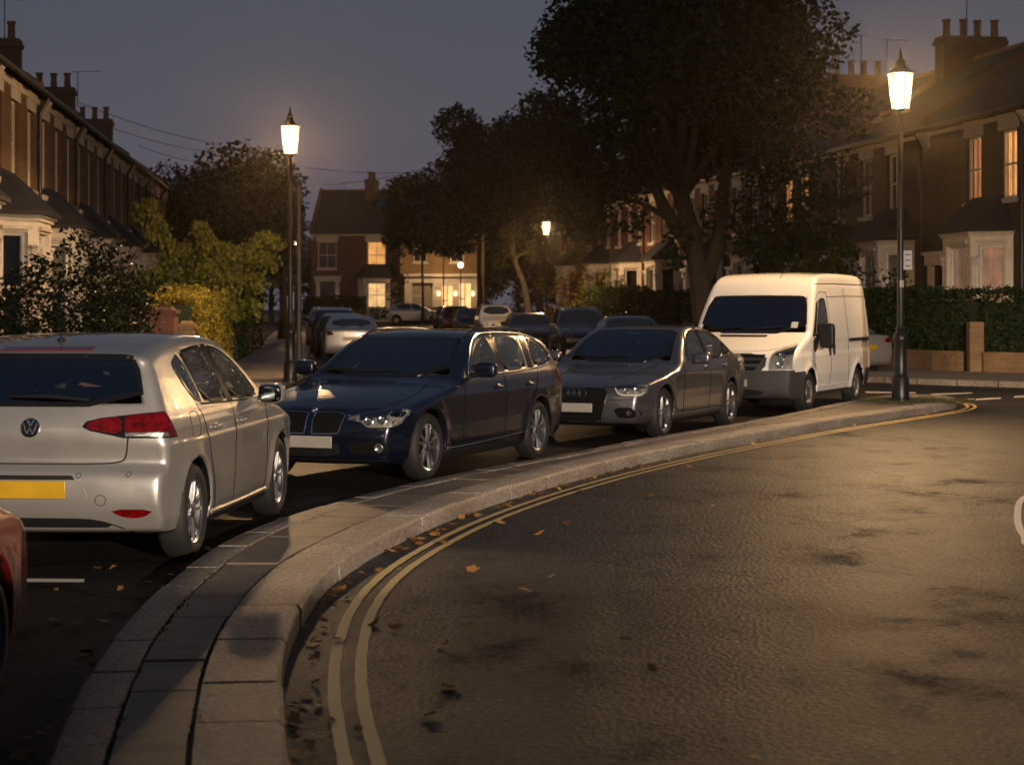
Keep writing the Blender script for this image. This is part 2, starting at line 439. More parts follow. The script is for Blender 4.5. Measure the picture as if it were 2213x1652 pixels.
class Body:
    def __init__(s, sp):
        s.sp = sp; s.L = sp['L']
        s.side = SDF2(chaikin(sp['side'], 2))
        s.px, s.pv = zip(*sp['plan']); s.wz, s.wv = zip(*sp['sect'])
        s.cuts = []
    def raw(s, P):
        sp = s.sp; x, y, z = P[:, 0], P[:, 1], P[:, 2]; ay = np.abs(y)
        t = x / s.L
        bend = sp['cf'] * (1 - sstep(.05, .5, t)) - sp['cr'] * sstep(.5, .95, t)
        y2 = np.minimum(ay, 1.05) ** 2
        d1 = s.side(x - bend * y2, z + sp['crown'] * y2 * sstep(.45, .85, z))
        hw = np.interp(x, s.px, s.pv) * np.interp(z, s.wz, s.wv)
        for wx in sp['wheels']:
            r = np.hypot(x - wx, z - sp['tr']); Ra = sp['tr'] + sp['gap']
            hw = hw + sp.get('flare', .014) * np.exp(-((r - Ra) / .085) ** 2) * (z > sp['tr'] * .7)
        d2 = (ay - hw) * .95
        k = sp.get('k', .09) * np.interp(z, [.3, .7, .9], [.5, .7, 1.])
        return smax(d1, d2, k)
    def cut(s, P):
        sp = s.sp; d = s.raw(P); x, y, z = P[:, 0], P[:, 1], P[:, 2]; ay = np.abs(y)
        for wx in sp['wheels']:
            r = np.hypot(x - wx, z - sp['tr'])
            c = np.maximum(r - (sp['tr'] + sp['gap']), sp['well'] - ay)
            d = np.maximum(d, -c)
        if s.cuts:
            raw = s.raw(P)
            cav = np.maximum(raw + .055, .58 - z)
            d = np.maximum(d, -cav)
            for axis, sd in s.cuts:
                if axis == 'S': c = np.maximum(sd(x, z) + .02, .35 - ay)
                elif axis == 'F': c = np.maximum(sd(y, z) + .02, np.maximum(x - s.L * .5, -raw - .11))
                else: c = np.maximum(sd(y, z) + .02, np.maximum(s.L * .5 - x, -raw - .11))
                d = np.maximum(d, -c)
        return d
    def grad(s, f, P, e=.004):
        g = np.empty_like(P)
        for k in range(3):
            q = P.copy(); q[:, k] += e; w = P.copy(); w[:, k] -= e
            g[:, k] = (f(q) - f(w)) / (2 * e)
        return g
    def mesh(s, name, h, mats, parent, matfn=None):
        W = max(s.wv) + .08
        lo = np.array([-.08, -W, .06]); hi = np.array([s.L + .08, W, s.sp['H'] + .08])
        n = np.ceil((hi - lo) / h).astype(int) + 1
        ax = [lo[k] + np.arange(n[k]) * h for k in range(3)]
        G = np.stack(np.meshgrid(*ax, indexing='ij'), -1).reshape(-1, 3)
        V = np.concatenate([s.cut(G[i:i + 400000]) for i in range(0, len(G), 400000)]).reshape(n)
        ins = V < 0
        cnt = sum(ins[a:n[0] - 1 + a, b:n[1] - 1 + b, c:n[2] - 1 + c].astype(np.int8) for a in (0, 1) for b in (0, 1) for c in (0, 1))
        act = np.argwhere((cnt > 0) & (cnt < 8)); ids = np.full(cnt.shape, -1, int); ids[tuple(act.T)] = np.arange(len(act))
        cr = np.array([(a, b, c) for a in (0, 1) for b in (0, 1) for c in (0, 1)])
        cv = np.stack([V[tuple((act + c).T)] for c in cr], 1)
        acc = np.zeros((len(act), 3)); num = np.zeros(len(act))
        for i in range(8):
            for j in range(i + 1, 8):
                if np.abs(cr[i] - cr[j]).sum() != 1: continue
                va, vb = cv[:, i], cv[:, j]; m = (va < 0) != (vb < 0)
                t = np.where(m, va / np.where(m, va - vb, 1), 0)
                p = cr[i] + t[:, None] * (cr[j] - cr[i])
                acc[m] += p[m]; num[m] += 1
        P = lo + (act + acc / num[:, None]) * h
        P0 = P.copy()
        for _ in range(3):
            d = s.cut(P); g = s.grad(s.cut, P); gn = np.maximum((g * g).sum(1), .3)
            P = P - (np.clip(d, -.4 * h, .4 * h) / gn)[:, None] * g
        P = P0 + np.clip(P - P0, -.6 * h, .6 * h)
        quads = []
        for k in range(3):
            a, b = [(1, 2), (2, 0), (0, 1)][k]
            sl0 = [slice(None)] * 3; sl1 = [slice(None)] * 3
            sl0[k] = slice(0, -1); sl1[k] = slice(1, None)
            A, B = ins[tuple(sl0)], ins[tuple(sl1)]
            for flip, M in ((False, A & ~B), (True, ~A & B)):
                e = np.argwhere(M)
                e = e[(e[:, a] > 0) & (e[:, b] > 0) & (e[:, a] < n[a] - 1) & (e[:, b] < n[b] - 1)]
                q = []
                for da, db in ((0, 0), (1, 0), (1, 1), (0, 1)):
                    c = e.copy(); c[:, a] -= 1 - da; c[:, b] -= 1 - db; q.append(ids[tuple(c.T)])
                q = np.stack(q, 1)
                quads.append(q[:, ::-1] if flip else q)
        Q = np.concatenate(quads); Q = Q[(Q >= 0).all(1)]
        C = P[Q].mean(1); rw = s.raw(C)
        mi = np.zeros(len(Q), int)
        if matfn is not None: mi = matfn(C)
        mi = np.where(rw < -.016, 1, mi)
        o = np_mesh(name, P, Q, mats, parent, mi, True)
        return o
    # -------- tracing plan, side or front drawings onto the skin
    DIRS = {'R': (0, -1, 0), 'L': (0, 1, 0), 'F': (1, 0, 0), 'B': (-1, 0, 0), 'T': (0, 0, -1)}
    def trace(s, uv, axis, off=0.):
        uv = np.asarray(uv, float); n = len(uv); D = np.array(s.DIRS.get(axis, (0, 0, 0)), float)
        P = np.zeros((n, 3))
        if axis in ('QR', 'QL'):          # the same round the front corner
            sd = 1 if axis == 'QR' else -1; a = uv[:, 0] / .5
            D = np.stack([np.cos(a), -sd * np.sin(a), 0 * a], 1)
            P = np.stack([.55 + 0 * a, sd * .45 + 0 * a, uv[:, 1]], 1) - D * .9
            for _ in range(60): P = P + D * (s.raw(P) * .75)[:, None]
            g = s.grad(s.raw, P, .006); g /= np.linalg.norm(g, axis=1)[:, None] + 1e-9
            return P + g * off, g
        if axis in ('PR', 'PL'):          # round the rear corner: uv[:, 0] is an arc about a vertical axis inside the body
            sd = 1 if axis == 'PR' else -1; a = uv[:, 0] / .5
            D = np.stack([-np.cos(a), -sd * np.sin(a), 0 * a], 1)
            P = np.stack([s.L - .505 + 0 * a, sd * .5 + 0 * a, uv[:, 1]], 1) - D * .9
            for _ in range(60): P = P + D * (s.raw(P) * .75)[:, None]
            g = s.grad(s.raw, P, .006); g /= np.linalg.norm(g, axis=1)[:, None] + 1e-9
            return P + g * off, g
        if axis in 'RL': P[:, 0], P[:, 2] = uv[:, 0], uv[:, 1]; P[:, 1] = 1.3 if axis == 'R' else -1.3
        elif axis in 'FB': P[:, 1], P[:, 2] = uv[:, 0], uv[:, 1]; P[:, 0] = -.5 if axis == 'F' else s.L + .5
        else: P[:, 0], P[:, 1] = uv[:, 0], uv[:, 1]; P[:, 2] = s.sp['H'] + .4
        for _ in range(60):
            d = s.raw(P); P = P + D * (d * .75)[:, None]
        bad = np.abs(s.raw(P)) > .01          # beyond the outline: settle on the nearest skin
        if bad.any():
            Q = P[bad]
            if axis in 'RL': Q[:, 1] = .75 if axis == 'R' else -.75
            elif axis in 'FB': Q[:, 0] = .3 if axis == 'F' else s.L - .3
            else: Q[:, 2] = s.sp['H'] - .1
            for _ in range(14):
                d = s.raw(Q); g = s.grad(s.raw, Q); Q = Q - (np.clip(d, -.1, .1) / np.maximum((g * g).sum(1), .3))[:, None] * g
            P[bad] = Q
        g = s.grad(s.raw, P, .006); g /= np.linalg.norm(g, axis=1)[:, None] + 1e-9
        return P + g * (off if np.isscalar(off) else np.asarray(off)[:, None]), g
    def panel(s, name, poly, axis, mats, parent, off=.005, thick=.012, frit=0., step=.045, rnd=1, smooth=True):
        """a thin curved piece lying on the skin with the given outline; mats[1] inside the frit"""
        p = chaikin(poly, rnd) if rnd else np.asarray(poly, float)
        out = []
        for a, b in zip(p, np.roll(p, -1, 0)):
            k = max(1, int(np.linalg.norm(b - a) / step)); out += [a + (b - a) * i / k for i in range(k)]
        out = np.array(out); nb = len(out)
        area = .5 * np.sum(out[:, 0] * np.roll(out[:, 1], -1) - np.roll(out[:, 0], -1) * out[:, 1])
        if area < 0: out = out[::-1].copy()
        loops = [out]
        if frit:
            t = np.roll(out, -1, 0) - np.roll(out, 1, 0); t /= np.linalg.norm(t, axis=1)[:, None] + 1e-9
            loops.append(out + frit * np.stack([-t[:, 1], t[:, 0]], 1))
        sd = SDF2(out, .02, .1)
        gx = np.arange(out[:, 0].min(), out[:, 0].max(), step); gy = np.arange(out[:, 1].min(), out[:, 1].max(), step)
        g = np.stack(np.meshgrid(gx, gy), -1).reshape(-1, 2); g = g[sd(g[:, 0], g[:, 1]) < -(frit + step * .45)]
        pts = np.concatenate(loops + [g]); ed = []
        for li in range(len(loops)): ed += [(li * nb + i, li * nb + (i + 1) % nb) for i in range(nb)]
        V2, _, T, *_ = geometry.delaunay_2d_cdt([Vector(q) for q in pts], ed, [], 1, 1e-5)
        V2 = np.array([tuple(v) for v in V2])
        C = np.array([V2[list(t)].mean(0) for t in T])
        keep = sd(C[:, 0], C[:, 1]) < .001; T = [t for t, k in zip(T, keep) if k]; C = C[keep]
        P, nrm = s.trace(V2, axis, off)
        mi = [0] * len(T)
        if frit:
            si = SDF2(loops[1], .01, .1); mi = list((si(C[:, 0], C[:, 1]) < 0).astype(int))
        verts = [tuple(v) for v in P]; faces = [tuple(t) for t in T]
        # rim going back into the skin
        cnt = {}
        for t in T:
            for a, b in zip(t, t[1:] + t[:1]): cnt[(a, b)] = 1
        rim = [e for e in cnt if (e[1], e[0]) not in cnt]
        vid = {}
        for a, b in rim:
            for v in (a, b):
                if v not in vid:
                    vid[v] = len(verts); verts.append(tuple(P[v] - nrm[v] * thick))
            faces.append((b, a, vid[a], vid[b])); mi.append(0)
        me = bpy.data.meshes.new(name); me.from_pydata(verts, [], faces)
        for q in (mats if isinstance(mats, (list, tuple)) else [mats]): me.materials.append(MATS[q])
        me.polygons.foreach_set('material_index', [int(i) for i in mi])
        # orient outwards
        fn = np.array([tuple(pl.normal) for pl in me.polygons[:len(T)]]); fc = np.array([tuple(pl.center) for pl in me.polygons[:len(T)]])
        if (fn * s.grad(s.raw, fc)).sum() < 0: me.flip_normals()
        me.polygons.foreach_set('use_smooth', [True] * len(me.polygons)); me.set_sharp_from_angle(angle=R(50))
        return link(name, me, parent)
    def line(s, name, pts, axis, mat, parent, r=.004, off=0., n=6, closed=False, curve=6):
        q = [tuple(v) for v in smooth_line(pts, curve)] if curve else pts
        qq = []
        for a, b in zip(q, q[1:]):
            k = max(1, int(math.hypot(b[0] - a[0], b[1] - a[1]) / .06)); qq += [(a[0] + (b[0] - a[0]) * i / k, a[1] + (b[1] - a[1]) * i / k) for i in range(k)]
        if not closed: qq.append(q[-1])
        P, _ = s.trace(qq, axis, off)
        return MB().tube([Vector(p) for p in P], r, n, closed=closed).build(name, mat, parent)
    def point(s, u, v, axis, off=0.):
        P, g = s.trace([(u, v)], axis, off); return Vector(P[0]), Vector(g[0])

def mirror_pts(p): return [(-a, b) for a, b in reversed(p)]
def frame_at(p, n):
    """matrix with local z along normal n, local y as upward as can be"""
    z = n.normalized(); x = Vector((0, 0, 1)).cross(z)
    x = x.normalized() if x.length > .05 else Vector((0, 1, 0)); y = z.cross(x)
    m = Matrix((x, y, z)).transposed().to_4x4(); m.translation = p; return m

# ------------------------------------------------------------ parts shared by the cars
def make_wheel(parent, wx, side, sp, style, half):
    """side -1/+1; wheel centre plane a little inside the flank"""
    tr = sp['tr']; rim = sp['rim']; w = .205
    yo = side * (half - .012)             # outer tyre face
    c = (wx, yo - side * w / 2, tr)
    hub = MB().lathe([(.0, side * -.02), (.14, side * -.02), (.14, side * .0), (.07, side * .005), (.06, side * .05), (0, side * .05)], 20, axis='y', c=c).build('wheel', 'dark_void', parent)
    hw = w / 2
    prof = [(rim - .005, -hw + .01), (rim + .02, -hw), (tr - .045, -hw - .002), (tr - .012, -hw + .022), (tr, -hw + .05), (tr, hw - .05), (tr - .012, hw - .022), (tr - .045, hw + .002), (rim + .02, hw), (rim - .005, hw - .01), (rim - .03, hw - .03)]
    MB().lathe(prof, 40, axis='y', c=c).build('tyre', 'rubber', hub, sharp=60)
    m = MB(); s = side; zf = hw - .022
    # barrel and lip
    m.lathe([(rim - .02, -s * hw), (rim - .03, s * (zf - .06)), (rim - .022, s * zf), (rim - .004, s * (zf + .012)), (rim + .004, s * (zf + .004))], 40, axis='y', c=c)
    def spoke(a, w0, w1, y0, y1, r0=.045, r1=None):
        r1 = r1 or rim - .012; ca, sa = math.cos(a), math.sin(a); t = .022
        vs = []
        for (r, w_, yy) in ((r0, w0, y0), ((r0 + r1) / 2, (w0 * .45 + w1 * .55), (y0 + y1) / 2 + .006), (r1, w1, y1)):
            for dw, dy in ((-1, -t), (-.55, 0), (.55, 0), (1, -t)):
                vs.append((c[0] + r * ca - dw * w_ * sa, c[1] + s * (yy + dy), c[2] + r * sa + dw * w_ * ca))
        f = []
        for i in (0, 1):
            for j in range(3): f.append((4 * i + j, 4 * i + j + 1, 4 * i + 5 + j, 4 * i + 4 + j))
        f += [(0, 4, 7, 3), (4, 8, 11, 7)]
        m.add(vs, f)
    ph = R(97)
    if style == 'twin':
        for k in range(5):
            for d in (-.20, .20): spoke(ph + k * 2 * math.pi / 5 + d, .017, .021, zf - .012, zf - .004)
    elif style == 'ten':
        for k in range(10):
            spoke(ph + k * 2 * math.pi / 10 + (.09 if k % 2 else -.09), .012, .016, zf - .01, zf - .002)
    elif style == 'five':
        for k in range(5): spoke(ph + k * 2 * math.pi / 5, .038, .030, zf - .012, zf - .004)
    elif style == 'multi':
        for k in range(8): spoke(ph + k * 2 * math.pi / 8, .018, .020, zf - .012, zf - .004)
    else:                                      # pressed steel
        m.lathe([(.055, s * (zf - .005)), (.10, s * (zf - .0)), (.125, s * (zf - .03)), (rim - .05, s * (zf - .035))], 32, axis='y', c=c)
        for k in range(10): spoke(ph + k * 2 * math.pi / 10, .03, .022, zf - .035, zf - .02, r0=.12)
    m.lathe([(0, s * (zf + .004)), (.028, s * (zf + .004)), (.05, s * (zf - .006)), (.056, s * (zf - .04))], 24, axis='y', c=c)
    m.build('rim', 'steel_wheel' if style == 'steel' else 'alloy', hub, sharp=40)
    return hub
def blob(m, c, d, mat=0, n=3, rot=None, sq=.6):
    """a soft box: superellipsoid"""
    k = 14; o = len(m.v); vs = []
    def sp(v, e): return math.copysign(abs(v) ** e, v)
    for i in range(k + 1):
        a = -math.pi / 2 + math.pi * i / k
        for j in range(2 * k):
            b = math.pi * j / k
            q = Vector((d[0] / 2 * sp(math.cos(a), sq) * sp(math.cos(b), sq), d[1] / 2 * sp(math.cos(a), sq) * sp(math.sin(b), sq), d[2] / 2 * sp(math.sin(a), sq)))
            if rot is not None: q = rot @ q
            vs.append(q + Vector(c))
    f = [(i * 2 * k + j, i * 2 * k + (j + 1) % (2 * k), (i + 1) * 2 * k + (j + 1) % (2 * k), (i + 1) * 2 * k + j) for i in range(k) for j in range(2 * k)]
    m.add(vs, f, mat); return m
def make_seats(parent, rows, zs=.62, w=.46, ys=(-.36, .36)):
    for i, x in enumerate(rows):
        for y in ys:
            m = MB(); rot = Matrix.Rotation(R(14), 3, 'Y')
            blob(m, (x - .2, y, zs - .12), (.5, w, .2)); blob(m, (x + .08, y, zs + .18), (.15, w, .62), rot=rot)
            st = m.build('seat', 'seat_fabric', parent)
            h = MB(); blob(h, (x + .17, y, zs + .57), (.11, .27, .2), rot=rot)
            h.tube([(x + .15, y - .06, zs + .4), (x + .17, y - .06, zs + .55)], .008); h.build('headrest', 'seat_fabric', st)
def make_dash(parent, b, x, z=.93, y=.36):
    m = MB(); blob(m, (x, 0, z - .1), (.45, 1.3, .26)); m.build('dashboard', 'seat_fabric', parent)
    m = MB(); a = R(65); pts = []
    for k in range(24):
        t = 2 * math.pi * k / 24
        pts.append((x + .3 + .18 * math.cos(t) * math.cos(a), y + .18 * math.sin(t), z + .02 + .18 * math.cos(t) * math.sin(a)))
    m.tube(pts, .013, 8, closed=True); m.tube([(x + .3, y - .17, z + .02), (x + .3, y + .17, z + .02)], .014)
    m.build('steering_wheel', 'black_plastic', parent)
def mirror_unit(b, parent, x, z, side, paintmat, size=(.12, .22, .15), gl=True, away=.10):
    p, n = b.point(x, z, 'R' if side > 0 else 'L')
    m = MB()
    m.tube([p + Vector((0, -side * .03, -.01)), p + Vector((-.005, side * (away - .02), .0))], [.03, .024], 8)
    blob(m, p + Vector((-.03, side * (away + size[1] * .42), .05)), size, sq=.55)
    o = m.build('door_mirror', paintmat, parent)
    if gl:
        g = MB(); blob(g, p + Vector((size[0] * .32, side * (away + size[1] * .43), .052)), (size[0] * .42, size[1] * .84, size[2] * .84), sq=.5)
        g.build('mirror_glass', 'mirror', o)
    return o
simple('mirror', (.25, .28, .3), .04, 1.0)
def handle(b, parent, x, z, side, mat, w=.19):
    p, n = b.point(x, z, 'R' if side > 0 else 'L', .012)
    m = MB(); blob(m, p, (w, .04, .034), sq=.7)
    blob(m, p - n * .014, (w * .75, .02, .062), sq=.9)
    return m.build('door_handle', mat, parent)
def plate(b, parent, axis, z, mat, w=.52, h=.112, y=0., off=.02):
    pts = [(y - w / 2, z - h / 2), (y + w / 2, z - h / 2), (y + w / 2, z + h / 2), (y - w / 2, z + h / 2)]
    P, n = b.trace(pts + [(y, z)], axis, 0)
    x = (P[:4, 0].min() - off) if axis == 'F' else (P[:4, 0].max() + off)
    x = (P[4, 0] - off) if axis == 'F' else (P[4, 0] + off)
    m = MB().box((x, y, z), (.012, w, h), rot=None)
    return m.build('number_plate', mat, parent, bevel=.005)
def rounds(b, parent, axis, name, pts, r, mats, off=.01, depth=.03):
    out = []
    for (u, v) in pts:
        p, n = b.point(u, v, axis, off)
        d = Vector(b.DIRS[axis]) * -1
        nn = (n * .6 + d * .4).normalized()
        M = frame_at(p, nn); m = MB(); m.lathe([(r, -depth), (r, .0), (r * .86, .004), (r * .6, -.006), (0, -.012)], 20)
        m.v = [tuple(M @ Vector(v_)) for v_ in m.v]
        out.append(m.build(name, mats, parent))
    return out
# ------------------------------------------------------------ hatchback (silver; a red copy stands nearest the camera)
HATCH = dict(L=4.255, H=1.49, tr=.316, rim=.222, gap=.042, well=.60, wheels=(.88, 3.517), cf=.17, cr=.115, crown=.045, k=.06,
    side=[(.03, .26), (.0, .34), (-.005, .48), (.015, .60), (.05, .69), (.16, .765), (.45, .86), (.8, .925), (1.12, .985), (1.3, 1.075), (1.6, 1.25), (1.9, 1.405), (2.15, 1.465), (2.6, 1.492), (3.1, 1.482), (3.6, 1.44), (3.92, 1.382), (3.99, 1.355), (3.985, 1.31), (4.05, 1.18), (4.13, 1.02), (4.165, .93), (4.185, .845), (4.165, .76), (4.155, .69), (4.175, .665), (4.235, .64), (4.262, .57), (4.262, .45), (4.24, .375), (4.20, .30), (4.16, .235), (3.9, .20), (2.5, .17), (1.2, .17), (.4, .18)],
    sect=[(.15, 0.824), (.22, 0.870), (.32, 0.901), (.50, 0.915), (.66, 0.916), (.79, 0.926), (.806, 0.916), (.88, 0.911), (.95, 0.894), (1.0, 0.867), (1.2, 0.778), (1.35, 0.703), (1.5, 0.618)],
    plan=[(-.1, .80), (.0, .84), (.15, .905), (.4, .968), (.88, 1.), (3.4, 1.), (3.8, .978), (4.05, .945), (4.26, .90)])
def build_hatch():
    b = Body(HATCH)
    root = empty('parked_car', (0, 0, 0))
    fdoor = [(1.52, .985), (2.40, 1.0), (2.47, 1.395), (2.2, 1.375), (1.98, 1.315), (1.75, 1.19)]
    rdoor = [(2.50, 1.0), (3.14, 1.012), (3.24, 1.362), (2.95, 1.388), (2.55, 1.397)]
    quart = [(3.19, 1.013), (3.36, 1.035), (3.47, 1.14), (3.53, 1.25), (3.50, 1.305), (3.28, 1.358)]
    rear = [(-.71, 1.03), (.71, 1.03), (.625, 1.34), (.5, 1.362), (-.5, 1.362), (-.625, 1.34)]
    front = [(-.68, 1.02), (.68, 1.02), (.56, 1.36), (-.56, 1.36)]
    for pl in (fdoor, rdoor, quart): b.cuts.append(('S', SDF2(pl)))
    b.cuts += [('B', SDF2(rear)), ('F', SDF2(front))]
    def mf(C):
        x, z = C[:, 0], C[:, 2]
        low = (z < .235 + .0 * x) & (np.abs(C[:, 1]) < 2)
        gr = (x < .1) & (z > .26) & (z < .40) & (np.abs(C[:, 1]) < .6)
        return np.where(low | gr, 2, 0)
    b.mesh('body', .0185, ['silver_paint', 'dark_void', 'black_plastic'], root, mf)
    G = ['black_gloss', 'car_glass']; GW = ['black_gloss', 'wet_glass']
    for s in 'RL':
        g = 'door_window'
        b.panel(g, fdoor, s, GW, root, frit=.022, off=.006)
        b.panel(g, rdoor, s, GW, root, frit=.022, off=.006)
        b.panel('quarter_window', quart, s, GW, root, frit=.022, off=.006)
        b.panel('pillar_trim', [(2.37, .99), (2.53, .99), (2.575, 1.40), (2.44, 1.40)], s, 'black_gloss', root, off=.003, rnd=0)
        b.line('window_trim', [(1.45, .975), (2.4, .988), (3.3, 1.012)], s, 'chrome', root, .007, .006)
        # seams of the doors, the filler flap
        b.line('door_seam', [(1.43, .98), (1.41, .75), (1.40, .45), (1.43, .30), (1.5, .265)], s, 'dark_void', root, .004)
        b.line('door_seam', [(2.47, .99), (2.46, .6), (2.47, .28)], s, 'dark_void', root, .004)
        b.line('door_seam', [(3.36, 1.02), (3.30, .86), (3.16, .62), (3.05, .42), (3.0, .27)], s, 'dark_void', root, .004)
        b.line('sill_trim', [(1.35, .262), (2.2, .255), (3.05, .262)], s, 'silver_paint', root, .016, -.004, curve=3)
        sd = 1 if s == 'R' else -1
        for x in (2.24, 3.02): handle(b, root, x, .845, sd, 'silver_paint', .2)
        mirror_unit(b, root, 1.74, .965, sd, 'silver_paint', (.15, .20, .155), away=.05)
        for wx in HATCH['wheels']: make_wheel(root, wx, sd, HATCH, 'twin', .918)
        # tail lamps in two pieces, reflector
        y = lambda *p: [(sd * u, v) for u, v in p]
        pc = 'P' + s
        bk = b.panel('tail_light', [(-.20, .905), (-.18, .94), (-.08, .962), (.30, .992), (.44, 1.), (.575, .832), (.12, .835), (-.14, .88)], pc, 'black_gloss', root, off=.004, rnd=0)
        b.panel('lens', [(-.185, .905), (-.16, .936), (-.07, .955), (.10, .97), (.10, .855), (-.12, .885)], pc, 'red_lens', bk, off=.012)
        b.panel('lens', [(.125, .972), (.425, .99), (.515, .872), (.125, .874)], pc, 'red_lens', bk, off=.012, rnd=0)
        b.panel('clear_strip', [(.127, .869), (.42, .868), (.43, .843), (.127, .846)], pc, 'clear_lens', bk, off=.012, rnd=0)
        b.panel('lens', [(.425, .868), (.52, .868), (.55, .84), (.435, .843)], pc, 'red_lens', bk, off=.012, rnd=0)
        b.panel('rear_reflector', y((.52, .392), (.80, .392), (.74, .345), (.66, .335), (.58, .35)), 'B', 'red_lens', root, off=.006)
        hl = b.panel('headlight', y((.42, .655), (.62, .665), (.83, .73), (.83, .64), (.62, .585), (.45, .60)), 'F', 'clear_lens', root, off=.004)
        b.line('boot_seam', y((.0, .672), (.40, .672), (.56, .685), (.60, .72), (.615, .80), (.62, .84)), 'B', 'dark_void', root, .005, curve=4)
        b.line('parking_sensor', [(sd * .33 + .016 * math.cos(t * .7), .605 + .016 * math.sin(t * .7)) for t in range(9)], 'B', 'grey_plastic', root, .003, curve=0, closed=True)
        b.line('parking_sensor', [(sd * .64 + .016 * math.cos(t * .7), .612 + .016 * math.sin(t * .7)) for t in range(9)], 'B', 'grey_plastic', root, .003, curve=0, closed=True)
    b.line('fuel_flap', [(3.53 + .095 * (abs(math.cos(t)) ** .6) * math.copysign(1, math.cos(t)), .89 + .085 * (abs(math.sin(t)) ** .6) * math.copysign(1, math.sin(t))) for t in np.linspace(0, 2 * math.pi, 24, endpoint=False)], 'R', 'grey_plastic', root, .0035, curve=0, closed=True)
    b.line('towing_eye_cover', [(.47 + .034 * math.cos(t * .5), .45 + .034 * math.sin(t * .5)) for t in range(13)], 'B', 'grey_plastic', root, .003, curve=0, closed=True)
    b.panel('rear_window', rear, 'B', G, root, frit=.03, off=.006)
    b.panel('windscreen', front, 'F', G, root, frit=.04, off=.006)
    b.panel('brake_light', [(-.30, 1.382), (.30, 1.382), (.30, 1.402), (-.30, 1.402)], 'B', 'dark_red_lens', root, off=.006, rnd=0)
    b.panel('plate_recess', [(-.32, .585), (.32, .585), (.36, .55), (.40, .44), (-.40, .44), (-.36, .55)], 'B', 'silver_paint', root, off=.003, rnd=1)
    b.panel('plate_shadow_lip', [(-.31, .578), (.31, .578), (.325, .592), (.29, .602), (-.29, .602), (-.325, .592)], 'B', 'black_plastic', root, off=.018, rnd=0)
    b.panel('diffuser', [(-.74, .19), (.74, .19), (.70, .225), (.55, .29), (.44, .325), (.3, .335), (-.3, .335), (-.44, .325), (-.55, .29), (-.70, .225)], 'B', 'black_plastic', root, off=.005, rnd=1)
    pl = plate(b, root, 'B', .518, 'plate_yellow', off=.02)
    p, n = b.point(0, .90, 'B', .006)
    M = frame_at(p, n); m = MB(); m.lathe([(.062, -.01), (.062, .006), (.055, .011), (.051, .006)], 32, m=0); m.lathe([(.052, .004), (0, .004)], 32, m=1)
    def bar(a, c_): m.tube([Vector((*a, .008)), Vector((*c_, .008))], .0062, 6, 0)
    for sg in (-1, 1):
        bar((sg * .020, .046), (0, .006)); bar((sg * .043, .024), (sg * .019, -.044)); bar((sg * .019, -.044), (0, -.004))
    m.v = [tuple(M @ Vector(v)) for v in m.v]; m.build('badge', ['chrome', 'black_gloss'], root)
    p, n = b.point(-.16, 1.085, 'B', .02); q, _ = b.point(.36, 1.065, 'B', .02)
    MB().tube([q, (p + q) / 2 + Vector((.02, 0, .015)), p], [.011, .014, .006], 6).build('rear_wiper', 'black_plastic', root)
    p, n = b.point(3.55, 0, 'T', 0.)
    m = MB(); blob(m, p + Vector((0, 0, .006)), (.11, .05, .03)); m.tube([p, p + Vector((.14, 0, .2))], [.005, .002], 6); m.build('roof_aerial', 'black_plastic', root)
    make_seats(root, [2.25, 3.2]); make_dash(root, b, 1.75)
    return root

# ------------------------------------------------------------ dark blue estate
ESTATE = dict(L=4.63, H=1.43, tr=.325, rim=.235, gap=.042, well=.60, wheels=(.79, 3.60), cf=.17, cr=.12, crown=.05, k=.065,
    side=[(.06, .20), (.02, .28), (-.01, .42), (.0, .52), (.02, .60), (.07, .655), (.18, .712), (.5, .80), (1., .88), (1.42, .94), (1.6, 1.03), (1.95, 1.235), (2.25, 1.372), (2.5, 1.42), (3., 1.434), (3.6, 1.418), (4.1, 1.375), (4.33, 1.325), (4.42, 1.22), (4.53, 1.02), (4.58, .9), (4.6, .75), (4.63, .62), (4.63, .42), (4.55, .28), (4.3, .2), (2.3, .16), (.5, .16)],
    sect=[(.12, .80), (.2, .835), (.3, .872), (.48, .895), (.66, .906), (.795, .908), (.812, .902), (.90, .886), (.96, .865), (1.02, .832), (1.2, .748), (1.35, .668), (1.45, .60)],
    plan=[(-.1, .78), (.0, .82), (.15, .895), (.4, .962), (.85, 1.), (3.6, 1.), (4.1, .975), (4.4, .93), (4.63, .86)])
